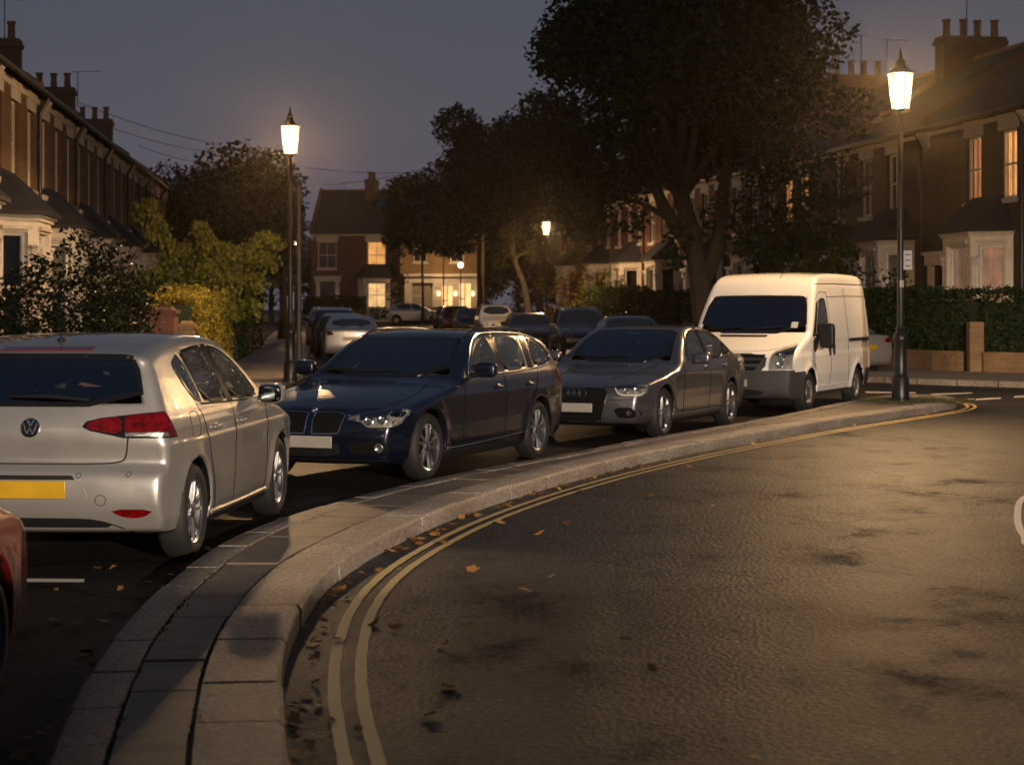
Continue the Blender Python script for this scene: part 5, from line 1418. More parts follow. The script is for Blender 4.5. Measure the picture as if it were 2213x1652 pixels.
# wires
for (a, b, lb) in (((170, 222, 84), (480, 312, 120), 'upper telephone wire running from the left chimney'), ((200, 262, 90), (470, 330, 124), 'second telephone wire below the first on the left'), ((300, 315, 100), (470, 352, 126), 'lowest telephone wire near the left trees'), ((660, 362, 120), (960, 368, 120), 'telephone wire sagging above the end house roof'), ((700, 400, 125), (960, 352, 120), 'telephone wire rising right over the end house chimney')):
    p, q = pp(*a), pp(*b); pts = []
    for k in range(13):
        t = k / 12; w = p.lerp(q, t); w.z -= .5 * 4 * t * (1 - t) * .5; pts.append(w)
    o = MB().tube(pts, .017, 5).build('telephone_wire', 'wire'); tag(o, lb, 'wire', 'telephone wires')
# ------------------------------------------------------------ trees, hedges, leaves
def leaf_quads(name, C, size, mat, parent, up=.3, hang=0., jitter=.4):
    n = len(C)
    nrm = RNG.normal(size=(n, 3)); nrm[:, 2] = np.abs(nrm[:, 2]) + up; nrm /= np.linalg.norm(nrm, axis=1)[:, None]
    t = RNG.normal(size=(n, 3)); t[:, 2] -= hang * 2
    t -= (t * nrm).sum(1)[:, None] * nrm; t /= np.linalg.norm(t, axis=1)[:, None]
    b = np.cross(nrm, t); s = (size * RNG.uniform(1 - jitter, 1 + jitter, n))[:, None]
    fold = nrm * s * .10
    V = np.stack([C - t * s * .5, C + b * s * .33 + fold + t * s * .04, C + t * s * .55, C - b * s * .33 + fold + t * s * .04], 1).reshape(-1, 3)
    Q = np.arange(4 * n).reshape(-1, 4)
    return np_mesh(name, V, Q, mat, parent)
def blob_points(blobs, dens, shell=.5, sq=.85):
    out = []
    for (c, r) in blobs:
        n = int(dens * r ** 2.2); d = RNG.normal(size=(n, 3)); d /= np.linalg.norm(d, axis=1)[:, None]
        rr = r * (shell + (1 - shell) * RNG.uniform(0, 1, n) ** .7) * RNG.uniform(.85, 1.12, n)
        p = d * rr[:, None]; p[:, 2] *= sq; out.append(p + np.array(c))
    return np.concatenate(out)
def limb_path(a, b, sag=.12, k=6):
    a, b = Vector(a), Vector(b); m = (a + b) / 2 + Vector((RNG.normal() * .06, RNG.normal() * .06, .12)) * (b - a).length
    return [a.lerp(m, t).lerp(m.lerp(b, t), t) for t in np.linspace(0, 1, k)]
def make_tree(name, base, trunk, crown, blobs_n, br, dens, leaf, leafm, barkm='bark', r0=.3, rr=(.8, 1.4), label=None, cat='tree', group=None, flat=.45, seed=0, extra=(), nl=9):
    """crown = (centre offset, radii); trunk = list of points relative to the base"""
    global RNG
    RNG = np.random.default_rng(seed + 11)
    root = empty(name, base, 0, label, cat, group)
    c, rad = np.array(crown[0], float), np.array(crown[1], float)
    blobs = []
    while len(blobs) < blobs_n:
        d = RNG.normal(size=3); d /= np.linalg.norm(d)
        if d[2] < -.75: continue
        p = c + d * rad * RNG.uniform(flat, .92); blobs.append((p, RNG.uniform(*rr)))
    blobs += [(np.array(e[:3], float), e[3]) for e in extra]
    P = blob_points(blobs, dens)
    leaf_quads('crown', P, leaf, leafm, root)
    m = MB(); k = len(trunk)
    rads = [r0 * (1.25 if i == 0 else 1.) * (1 - .45 * i / max(1, k - 1)) for i in range(k)]
    T = smooth_line(trunk, 4); rs = [float(np.interp(i / (len(T) - 1) * (k - 1), range(k), rads)) for i in range(len(T))]
    m.tube(T, rs, 10)
    tr = m.build('trunk', barkm, root)
    for (p, r) in sorted(blobs, key=lambda q: -q[1])[:nl]:
        s = Vector(trunk[-1]).lerp(Vector(trunk[-2]), RNG.uniform(0, .6)); pth = limb_path(s, p)
        MB().tube(pth, [r0 * .42 * (1 - .8 * i / 5) for i in range(6)], 7).build('limb', barkm, root)
    return root
def hedge(name, line, w, h, dens, leaf, leafm, label, cat='hedge', z0=.1, wav=.12, group=None, core=True):
    """clipped hedge along a polyline"""
    root = empty(name, (0, 0, 0), 0, label, cat, group); L_ = [Vector((p[0], p[1], 0)) for p in line]
    C = []; cm = MB()
    for a, b in zip(L_, L_[1:]):
        d = b - a; ln = d.length; u = d / ln; v = Vector((-u.y, u.x, 0)); gz = zg((a.y + b.y) / 2) + z0
        n = int(dens * ln * (2 * h + w)); s = RNG.uniform(0, ln, n); f = RNG.uniform(0, 2 * h + w, n)
        hh = h * (1 + wav * .5 * np.sin(s * 1.7 + a.x) + wav * .35 * np.sin(s * 4.3 + 1)); ww = w * .5 * (1 + wav * np.sin(s * 2.9))
        off = np.where(f < h, -ww, np.where(f > h + w, ww, (f - h - w / 2) / (w / 2) * ww)); z = np.where(f < h, f / h, np.where(f > h + w, (f - h - w) / h, 1.)) * hh
        dep = RNG.normal(0, .07, n); off = off + dep; z = np.maximum(z + RNG.normal(0, .06, n), .05)
        C.append(np.stack([a.x + u.x * s + v.x * off, a.y + u.y * s + v.y * off, gz + z], 1))
        q = .40
        cs = [a + v * (w * q), a - v * (w * q), b - v * (w * q), b + v * (w * q)]
        cm.add([(c.x, c.y, gz) for c in cs] + [(c.x, c.y, gz + h * .88) for c in cs], [(0, 1, 2, 3), (4, 5, 6, 7), (0, 1, 5, 4), (1, 2, 6, 5), (2, 3, 7, 6), (3, 0, 4, 7)])
    leaf_quads('foliage', np.concatenate(C), leaf, leafm, root)
    if core: cm.build('branches', 'hedge_core', root, smooth=False)
    return root
def bush(name, base, blobs, dens, leaf, leafm, label, cat='bush', hang=0., stems=5, extra=None, group=None):
    root = empty(name, base, 0, label, cat, group)
    P = blob_points([(np.array(b[:3], float), b[3]) for b in blobs], dens, .35); P = P[P[:, 2] > .02]
    leaf_quads('foliage', P, leaf, leafm, root, hang=hang)
    for k in range(stems):
        b = blobs[k % len(blobs)]
        MB().tube(limb_path((RNG.normal() * .15, RNG.normal() * .15, 0), b[:3]), [.035, .03, .025, .02, .015, .01], 6).build('stem', 'bark', root)
    return root

# the big plane tree on the right-hand pavement
bz = gp(1522, 752); Yp = 55.; bx = (1530 - CX) * Yp / F
make_tree('plane_tree', (bx, Yp, .1), [(.05, 0, 0), (-.08, 0, 1.0), (-.25, 0, 2.4), (-.45, .1, 3.6), (-.9, .2, 5.2)],
          ((-.45, 0, 8.6), (4.35, 4.2, 5.2)), 125, .5, 340, .19, 'plane_leaf', r0=.42, rr=(.8, 1.35), label='huge dark plane tree with thick trunk standing behind the white van', seed=3, nl=7,
          extra=[(-4.2, 0, 6.2, 1.0), (-3.6, -.5, 4.9, .9), (-2.4, 0, 4.3, .9), (3.6, 0, 5.2, 1.1), (3.0, -.4, 4.0, 1.1), (1.8, 0, 3.4, .9), (4.2, 0, 7.2, .9), (-.9, -.3, 3.6, .5), (-1.05, -.3, 2.9, .42), (-3.9, 0, 8.6, 1.1), (.6, 0, 4.1, 1.0), (-4.6, 0, 7.4, .7), (2.2, .5, 4.9, 1.2)])
for (dx, dz, px_) in ((-1.9, 6.2, 0), (1.2, 6., 0)): pass
root = [o for o in COL.objects if o.name == 'plane_tree'][0]
MB().tube(smooth_line([(-.42, .1, 3.2), (-1.0, .0, 4.0), (-1.55, .1, 5.2), (-1.75, .1, 7.0)], 5), [.24 - .008 * i for i in range(16)], 8).build('limb', 'bark', root)
MB().tube(smooth_line([(-.2, .1, 2.2), (.25, .0, 3.3), (.45, .1, 5.0), (.9, .2, 7.5)], 5), [.26 - .009 * i for i in range(16)], 8).build('limb', 'bark', root)
MB().tube(smooth_line([(-.95, .0, 4.0), (-1.9, -.1, 4.55), (-3.0, -.1, 4.9)], 5), [.10 - .006 * i for i in range(11)], 7).build('limb', 'bark', root)
# trees down the street
def tr(px_, Y, w, top, low, label, seed, leafm='plane_leaf', n=34, leaf=.24, dens=150, r0=.22, rr=(.8, 1.4), dz=0, group=None, barkm='bark', name='street_tree'):
    s = F / Y; x = (px_ - CX) / s; zt = CAM + (HZ - top) / s; zl = CAM + (HZ - low) / s; g = zg(Y)
    return make_tree(name, (x, Y, g + .05), [(0, 0, 0), (.05, 0, (zl - g) * .5), (0, 0, max(zl - g, 1.0) + .6), (.1, 0, (zt + zl) / 2 - g)], ((0, 0, (zt + zl) / 2 - g), (w / s / 2, w / s / 2, (zt - zl) / 2)), n, .5, dens, leaf, leafm, barkm, r0=r0, rr=rr, label=label, seed=seed, group=group)
tr(1035, 119, 270, 225, 590, 'tall dark street tree left of the distant lamp, leaning over the junction', 21, n=60, rr=(1., 1.7), leaf=.30, dens=230)
tr(1165, 108, 230, 215, 520, 'tall dark street tree behind the middle lamp, merging with its neighbours', 22, n=60, rr=(.9, 1.6), leaf=.28, dens=230)
tr(912, 131, 150, 365, 585, 'lower rounded dark tree in front of the end house roof', 25, n=34, leaf=.3, dens=230, r0=.1)
tr(1250, 100, 150, 330, 560, 'dark tree between the middle lamp and the big plane tree', 26, n=22, leaf=.26)
tr(525, 76, 250, 300, 640, 'wide dark garden tree behind the left street lamp', 23, leafm='dark_leaf', n=44, leaf=.22, dens=190, name='garden_tree')
tr(610, 88, 90, 350, 620, 'narrow dark tree directly right of the left lamp post', 27, leafm='dark_leaf', n=16, leaf=.2, rr=(.5, .9), name='garden_tree')
tr(355, 100, 130, 350, 640, 'distant dark tree at the end of the left roofs', 24, leafm='dark_leaf', n=18, leaf=.26, name='garden_tree')
tr(445, 92, 120, 400, 640, 'dark bushy tree under the telephone wires', 28, leafm='dark_leaf', n=18, leaf=.26, name='garden_tree')
tr(1120, 152, 300, 480, 690, 'broad dark tree closing the far end of the street', 29, leafm='dark_leaf', n=60, leaf=.34, dens=260, name='garden_tree')
tr(640, 150, 110, 420, 690, 'dark tree beside the gable of the end house', 30, leafm='dark_leaf', n=16, leaf=.34, name='garden_tree')
tr(585, 120, 120, 470, 690, 'far dark tree low behind the left street lamp', 33, leafm='dark_leaf', n=20, leaf=.3, name='garden_tree')
tr(362, 84, 110, 345, 640, 'dark tree in front of the far end of the left terrace', 34, leafm='dark_leaf', n=26, leaf=.22, dens=230, name='garden_tree')
# small lamp-lit tree with a leaning pale trunk
Y = 99; s = F / Y
make_tree('street_tree', ((1146 - CX) / s, Y, zg(Y) + .1), [(0, 0, 0), (-.12, 0, 1.2), (-.35, 0, 2.6), (-.7, 0, 3.5), (-.95, 0, 4.4)], ((-.7, 0, 4.6), (1.3, 1.2, 1.2)), 15, .4, 300, .17, 'lime_leaf', 'pale_bark', r0=.19, rr=(.32, .6), label='small pale trunked tree lit yellow by the middle lamp', seed=31, nl=8, extra=[(-1.7, 0, 3.6, .4), (.3, 0, 3.9, .4), (.5, -.2, 2.6, .45), (.9, -.1, 2.2, .4)])
# yellow leaves hanging by the far left lamp
bush('street_shrub', pp(628, 640, 100), [(-.3, 0, 1.2, .5), (.3, 0, 2.4, .45), (-.5, 0, 2.2, .4), (.2, 0, .8, .5), (.5, 0, 1.6, .4), (-.8, 0, .6, .35), (0, 0, 3., .35)], 260, .18, 'lime_leaf', 'yellow lit leafy branches showing behind the left lamp post')

# left gardens
bush('flowering_shrub', (-7.75, 35.6, .1), [(0, 0, 1.5, .75), (.45, -.6, 1.2, .7), (-.7, -.3, 1.7, .7), (-1.4, .2, 1.3, .8), (-2.1, -.2, 1.35, .75), (-2.8, .1, 1.2, .8), (-.2, -.8, .8, .8), (-1.2, -.9, .8, .8), (-2.2, -1.0, .8, .8), (-.1, .2, 2.2, .38), (.3, -.2, 2.15, .4), (-.45, .2, 2.45, .32), (-1.05, 0, 1.95, .35), (.75, -.2, 1.6, .45), (.5, -.2, .7, .6)], 1500, .085, 'rose_leaf', 'dark flowering garden shrub spilling over the wall behind the silver hatchback', 'shrub', stems=8)
r_ = [o for o in COL.objects if o.name == 'flowering_shrub'][0]
P = blob_points([(np.array((-.2, -.3, 1.2)), .9), (np.array((.5, -.5, 1.)), .6), (np.array((-1.6, -.4, 1.1)), .9), (np.array((.6, -.2, 1.5)), .5)], 75, .85)
leaf_quads('blossom', P, .05, 'petal', r_); r_.scale = (1.148,) * 3
hedge('clipped_hedge', [(-7.38, 41.2), (-7.45, 46.6)], .95, 1.83, 520, .075, 'gold_leaf', 'golden yellow clipped hedge beside the brick gate pier', wav=.10)
def hang_bush(base, arms, label, mat='lime_leaf', leaf=.12, n=70, core=None, coremat='shrub_leaf', cl=.10):
    root = empty('garden_shrub', base, 0, label, 'shrub')
    P = []
    for (x, y, z) in arms:
        pth = smooth_line([(RNG.normal() * .1, RNG.normal() * .1, .2), (x * .45, y * .45, z * .72), (x * .85, y * .85, z), (x * 1.08, y * 1.08, z * .95)], 8)
        MB().tube(pth, [.035 - .0012 * i for i in range(len(pth))], 6).build('stem', 'bark', root)
        for i, q in enumerate(pth[8:]):
            k = n // 12
            c = np.array(q) + RNG.normal(size=(k, 3)) * np.array([.09, .09, .05]); c[:, 2] -= np.abs(RNG.normal(0, .14, k)); P.append(c)
    leaf_quads('foliage', np.concatenate(P), leaf, mat, root, up=.0, hang=1.2)
    if core:
        leaf_quads('inner_foliage', blob_points([(np.array(b[:3], float), b[3]) for b in core], 420, .4), cl, coremat, root)
    return root
hang_bush((-7.75, 46.4, .1), [(1.25, -.2, 3.0), (1.75, .2, 2.9), (1.55, -.4, 2.35), (1.2, .3, 1.9), (.8, 0, 3.1), (.35, -.3, 3.35), (-.3, .2, 3.1), (-1.0, -.2, 3.6), (-1.35, .2, 4.15), (-.7, .1, 2.9), (1.0, -.5, 1.6), (.1, .4, 3.6), (.5, -.5, 2.6), (1.5, -.6, 1.7), (-.9, -.5, 2.5), (1.9, -.1, 3.35)],
          'shrub with drooping yellow green branches overhanging the left pavement', leaf=.115, n=380,
          core=[(-.2, .3, 2.0, .9), (-1.1, .2, 1.9, .8), (.5, .2, 1.7, .8), (-1.7, .3, 1.7, .7), (.2, .2, 2.6, .6), (-.5, -.2, 2.6, .5)], cl=.13)
bush('garden_shrub', (-9.3, 45, .1), [(0, 0, 1.6, .8), (.6, 0, 2.1, .6), (-.5, 0, 2.2, .6), (.2, 0, 1.0, .9)], 520, .13, 'shrub_leaf', 'green shrub against the cream bays behind the dark flowering one', 'shrub')
hl_ = [('dark', 47, 54, 2.0, 'dark green hedge on the left pavement beside the fence posts'), ('hedge', 55.5, 63, 2.1, 'green hedge farther along the left pavement past the posts'), ('dark', 64.5, 78, 2.4, 'last dark hedge along the left pavement')]
for k, (mt, y0, y1, h, lb) in enumerate(hl_):
    hedge('garden_hedge', [(LG(y0) - .42, y0), (LG(y1) - .42, y1)], .8, h, 230, .12, mt + '_leaf', lb, wav=.22)
bush('garden_shrub', (LG(58.5) + .0, 58.5, 1.2), [(0, 0, .8, .5), (.1, .5, .3, .45), (0, -.4, .2, .45), (.1, .2, -.5, .5)], 420, .12, 'shrub_leaf', 'tuft of leaves spilling over the left pavement hedge', 'shrub')
# low garden walls and piers, left
def wall_run(a, b, h, t, name, label, cat, mat='wall_brick', cop=True, z0=.1, group=None):
    a, b = Vector((*a, 0)), Vector((*b, 0)); d = b - a; ln = d.length
    root = empty(name, (a.x, a.y, zg(a.y) + z0), math.atan2(d.y, d.x), label, cat, group)
    m = MB(); m.span((0, -t / 2, 0), (ln, t / 2, h)); m.build('brickwork', mat, root, smooth=False)
    if cop: m = MB(); m.span((-.02, -t / 2 - .03, h), (ln + .02, t / 2 + .03, h + .06)); m.build('coping', 'stone_trim' if mat != 'wall_brick' else mat, root, smooth=False)
    return root
def pier(x, y, h, w, label, mat='wall_brick', group=None, cap=True):
    root = empty('gate_pier', (x, y, zg(y) + .1), 0, label, 'pier', group)
    m = MB(); m.span((-w / 2, -w / 2, 0), (w / 2, w / 2, h)); m.build('brickwork', mat, root, smooth=False)
    if cap: m = MB(); m.span((-w / 2 - .04, -w / 2 - .04, h), (w / 2 + .04, w / 2 + .04, h + .07)); m.box((0, 0, h + .10), (w * .9, w * .9, .07), taper=.7); m.build('cap', mat, root, smooth=False)
    return root
wall_run((LG(26), 26), (LG(37.6), 37.6), .9, .22, 'garden_wall', 'low brick garden wall under the dark flowering shrub', 'garden wall', 'red_brick')
pier(LG(38.2) - .05, 38.2, 1.45, .48, 'stout dark brick gate pier between the flowering shrub and the golden hedge', 'red_brick')
pier(LG(40.7) - .02, 40.7, 1.15, .3, 'slim pale gate pier at the near end of the golden hedge', 'wall_brick')
wall_run((LG(47.2), 47.2), (LG(53.4), 53.4), .85, .22, 'garden_wall', 'low brick garden wall in front of the dark left hedge', 'garden wall')
for k, Y in enumerate((54.2, 55.4, 63.4)):
    x = LG(Y) - .02; o = MB().box((0, 0, .7), (.17, .17, 1.4)).build('gate_post', 'timber_post', smooth=False); o.location = (x, Y, zg(Y) + .1)
    tag(o, ['first lamp-lit wooden gate post along the left pavement', 'second lamp-lit wooden gate post along the left pavement', 'farthest lamp-lit gate post along the left pavement'][k], 'gate post')
wall_run((LG(64), 64), (LG(80), 80), .8, .22, 'garden_wall', 'farther low brick garden wall on the left pavement', 'garden wall')

# right gardens
kk = [(26, 36.7), (18.4, 40.7), (14.6, 43.3), (12.6, 44.7), (11.45, 45.85)]
k2 = [(11.0, 46.45), (10.55, 47.2), (10.0, 48.9), (9.25, 52.2), (8.1, 58)]
def seg_wall(pts, label):
    an = math.atan2(pts[-1][1] - pts[0][1], pts[-1][0] - pts[0][0]); root = empty('garden_wall', (pts[0][0], pts[0][1], .1), an, label, 'garden wall'); m = MB(); c = MB()
    o = Vector((*pts[0], 0)); RI = Matrix.Rotation(-an, 3, 'Z')
    for a, b in zip(pts, pts[1:]):
        a = RI @ (Vector((*a, 0)) - o); b = RI @ (Vector((*b, 0)) - o); u = (b - a).normalized(); v = Vector((-u.y, u.x, 0))
        for mm, t, z0, z1 in ((m, .11, 0, .42), (c, .135, .421, .50)):
            q = [a + v * t, a - v * t, b - v * t, b + v * t]
            mm.add([(p.x, p.y, z0) for p in q] + [(p.x, p.y, z1) for p in q], [(3, 2, 1, 0), (4, 5, 6, 7), (0, 1, 5, 4), (1, 2, 6, 5), (2, 3, 7, 6), (3, 0, 4, 7)])
    m.build('brickwork', 'wall_brick', root, smooth=False); c.build('coping', 'wall_brick', root, smooth=False)
seg_wall(kk, 'low brick wall under the near right hedge with yellow flecks')
seg_wall(k2, 'low brick wall left of the brick pier behind the silver saloon tail')
pier(11.25, 46.1, 1.22, .34, 'lone yellow brick gate pier standing between the two right hedges', 'wall_brick', cap=False)
hedge('clipped_hedge', [(p[0] + .35, p[1] + .62) for p in kk], 1.0, 1.92, 430, .095, 'hedge_leaf', 'dark green clipped hedge right of the brick pier with yellow flecks', wav=.06)
h2 = hedge('clipped_hedge', [(p[0] + .62, p[1] + .35) for p in k2], 1.0, 1.95, 430, .095, 'hedge_leaf', 'dark green clipped hedge between the van and the brick pier', wav=.05)
P = np.stack([RNG.uniform(12.1, 13.0, 26), RNG.uniform(44.0, 45.0, 26), RNG.uniform(.9, 1.5, 26)], 1); P[:, 1] = 45.85 - (P[:, 0] - 11.45) * 1.0 + .02
leaf_quads('yellow_leaves', P, .09, 'gold_leaf', [o for o in COL.objects if o.name == 'clipped_hedge.001'][0])
bush('garden_shrub', (12.9, 46.2, .1), [(0, 0, 1.9, .35), (.5, -.3, 1.95, .3), (-.6, .4, 1.9, .3), (1.0, -.6, 1.95, .3)], 180, .09, 'hedge_leaf', 'sparse leafy shoots standing up in front of the near right bay', 'shrub')
bush('garden_shrub', (10.9, 53, .1), [(0, 0, 1.4, 1.0), (-.9, .3, 1.6, .8), (.8, 0, 1.3, .8), (-.3, 0, 2.3, .55), (-1.2, .2, 2.3, .5)], 420, .12, 'dark_leaf', 'dark shrub in front of the pale bay left of the tall lamp', 'shrub')
hang_bush((8.6, 57, .1), [(-1.6, 0, 3.5), (-1.2, .2, 4.0), (-.6, 0, 4.4), (.1, 0, 4.3), (.9, .2, 3.9), (1.6, 0, 3.5), (1.2, .1, 2.9), (-.9, -.1, 3.1), (.4, -.2, 3.4), (0, -.3, 2.8)], 'drooping leafy shrub hanging over the roof of the white van', 'shrub_leaf', .15, 300, core=[(0, 0, 2.8, .9), (-.9, 0, 2.9, .8), (1., 0, 2.7, .8), (0, 0, 3.6, .7), (.6, 0, 1.7, .9), (-.6, 0, 1.8, .9)], coremat='hedge_leaf', cl=.15)
hedge('garden_hedge', [(6.95, 66.5), (5.4, 78)], 1.3, 1.95, 190, .13, 'dark_leaf', 'dark hedge behind the two dark cars right of the big trunk', wav=.15)
hedge('garden_hedge', [(5.35, 79), (4.2, 88)], 1.3, 2.1, 240, .13, 'shrub_leaf', 'lamp-lit yellow green hedge left of the big trunk', wav=.15)
bush('garden_shrub', (4.3, 91, .15), [(0, 0, 1.6, 1.0), (.5, 0, 2.5, .7), (-.5, 0, 2.4, .8), (.1, 0, 3.1, .5), (-.9, 0, 1.5, .7), (.9, 0, 1.6, .7)], 330, .18, 'lime_leaf', 'round bright green bush beside the middle lamp', 'shrub')
bush('garden_shrub', (3.1, 96, .15), [(0, 0, 1.6, .9), (-.4, 0, 2.6, .8), (.4, 0, 3.2, .7), (-.7, 0, 1.2, .8), (.6, 0, 2., .7)], 260, .2, 'copper_leaf', 'copper brown bush right behind the middle lamp post', 'shrub')
bush('garden_shrub', (1.2, 112, .3), [(0, 0, 1.2, 1.), (-1.2, 0, 1.1, .9), (1.2, 0, 1.2, .9)], 200, .22, 'dark_leaf', 'dark low bush behind the white people carrier', 'shrub')
bush('garden_shrub', (pp(818, 668, 138).x, 137, .6), [(0, 0, .7, .7), (.6, 0, .6, .5)], 260, .2, 'dark_leaf', 'small round dark shrub in front of the end house', 'shrub')
hedge('garden_hedge', [(-15.2, 138), (-10.6, 138)], .8, 1.3, 90, .2, 'dark_leaf', 'dark hedge in front of the end house', z0=.5)
bush('garden_shrub', (pp(860, 640, 138).x, 138.3, .6), [(0, 0, 1., .8), (-.2, 0, 2.1, .7), (.1, 0, 3.2, .7), (-.3, 0, 4.2, .6), (.2, 0, 5.0, .5)], 170, .24, 'dark_leaf', 'dark climber covering the corner of the end house', 'climber')
wall_run((pp(860, 690, 136.5).x, 136.5), (pp(950, 690, 136.5).x, 136.5), .9, .25, 'garden_wall', 'brick garden wall behind the crossing silver hatchback', 'garden wall', z0=.14)

# fallen leaves
def leaf_shape(seed):
    r = np.random.default_rng(seed); m = MB(); k = 15; pts = []
    for i in range(k):
        a = 2 * math.pi * i / k; rad = (.5 + .5 * abs(math.cos(2.5 * a))) * r.uniform(.75, 1.1)
        pts.append((rad * math.cos(a) * 1.1, rad * math.sin(a) * .8))
    curl = r.uniform(.12, .38); tw = r.uniform(-.3, .3)
    zf = lambda x, y: curl * (y * y * 1.0 + .45 * x * x) + tw * x * y + .02
    vs = [(0, 0, zf(0, 0))] + [(x, y, zf(x, y)) for x, y in pts]
    m.add(vs, [(0, 1 + i, 1 + (i + 1) % k) for i in range(k)])
    m.tube([(-.4, 0, zf(-.4, 0)), (-.95, .1, zf(-.95, 0) + .08)], .025, 4)
    m.v = [(x * .055, y * .055, z * .055 + .002) for x, y, z in m.v]; return m
def fl_mat(name, stops):
    m, nt, b = new_mat(name); oi = N(nt, 'ShaderNodeObjectInfo'); c = ramp(nt, oi.outputs['Random'], stops); L(nt, c, b.inputs['Base Color']); b.inputs['Roughness'].default_value = .55
    t = N(nt, 'ShaderNodeBsdfTranslucent'); L(nt, c, t.inputs[0]); mx = N(nt, 'ShaderNodeMixShader'); mx.inputs[0].default_value = .45; L(nt, b.outputs[0], mx.inputs[1]); L(nt, t.outputs[0], mx.inputs[2]); L(nt, mx.outputs[0], nt.nodes['Material Output'].inputs[0])
fl_mat('leaf_litter', [(0, (.28, .12, .03)), (.3, (.46, .22, .05)), (.6, (.58, .32, .09)), (.85, (.24, .12, .05)), (1, (.50, .33, .06))])
LS = [leaf_shape(s).build('fallen_leaf', 'leaf_litter', smooth=True, sharp=0) for s in range(6)]
used = set()
def drop(p, z, label, group, sc=None):
    i = int(RNG.integers(0, 6))
    o = LS[i]
    if i in used: o = LS[i].copy(); COL.objects.link(o)
    used.add(i)
    sc = sc or RNG.uniform(.42, .85)
    o.location = (p[0], p[1], z); o.rotation_euler = (RNG.normal(0, .25), RNG.normal(0, .25), RNG.uniform(0, 6.28)); o.scale = (sc, sc, sc * RNG.uniform(.7, 1.3))
    tag(o, label, 'leaf', group)
side = road_side[6:]; nn_ = len(side)
g1 = offset(side, .09)
for k in range(224):
    j = int(np.clip(nn_ * (RNG.beta(1.8, 1.0)), 2, nn_ - 2)); p = g1[j] + Vector((RNG.normal(0, .04), RNG.normal(0, .09), 0))
    drop(p, .012, 'curled brown fallen leaf lying in the gutter between kerb and yellow lines', 'fallen leaves in the island gutter')
for k in range(26):
    j = int(np.clip(nn_ * RNG.uniform(.35, .93), 2, nn_ - 2)); p = offset(side, RNG.choice([.2, .3, .45, .8, 1.2, 1.8]))[j] + Vector((RNG.normal(0, .1), RNG.normal(0, .2), 0))
    drop(p, .012, 'fallen leaf lying out on the dark road beyond the yellow lines', 'fallen leaves on the main road')
for (x, y) in ((210, 1230), (245, 1230), (120, 1278), (260, 1275), (120, 1345), (165, 1350), (225, 1345), (320, 1262), (205, 1432), (180, 1420), (160, 1440), (190, 1405), (130, 1510), (60, 1600), (90, 1590), (75, 1625), (40, 1640), (110, 1575), (370, 1245), (450, 1190), (690, 1082)):
    drop(gp(x, y), .012, 'fallen leaf on the dark parking lane left of the island', 'fallen leaves on the parking lane')
for (x, y) in ((1255, 1065), (1225, 1134), (975, 1232), (1022, 1235), (1065, 1163), (1168, 1155), (960, 1400), (1010, 1356), (970, 1490), (930, 1552), (860, 1362), (1490, 1010), (1405, 1075), (1135, 1280)):
    drop(gp(x, y), .014, 'single larger fallen leaf lying flat on the open road', 'larger fallen leaves on the main road', 1.0)
# grass round the lamp foot, moss in the joints
def blades(name, pts, h, mat):
    V = []; Q = []
    for (x, y, z) in pts:
        a = RNG.uniform(0, 6.28); l = h * RNG.uniform(.4, 1.2); dx, dy = math.cos(a) * .006, math.sin(a) * .006; bx_, by_ = RNG.normal(0, l * .4, 2); o = len(V)
        V += [(x - dx, y - dy, z), (x + dx, y + dy, z), (x + bx_, y + by_, z + l)]; Q.append((o, o + 1, o + 2))
    o = np_mesh(name, np.array(V), np.array(Q), mat); tag(o, kind='stuff'); return o
lp = gp(1945, 866, ZT)
pts = []
for k in range(2600):
    a = RNG.uniform(0, 6.28); r_ = RNG.uniform(.1, 1.) ** .6
    pts.append((lp.x + .25 + r_ * 1.0 * math.cos(a), lp.y + .05 + r_ * .8 * math.sin(a), ZT - .01))
tag(blades('grass', pts, .045, 'grass_blade'), 'thin rough grass round the foot of the island lamp')
pts = []
for P_ in (Lp, Rp):
    for p in P_:
        if p.y > 40: continue
        for k in range(int(RNG.choice([0, 0, 3, 12, 26]))): pts.append((p.x + RNG.normal(0, .018), p.y + RNG.normal(0, .07), ZT - .016))
tag(blades('moss', pts, .022, 'moss'), 'moss growing in the joints of the island paving')
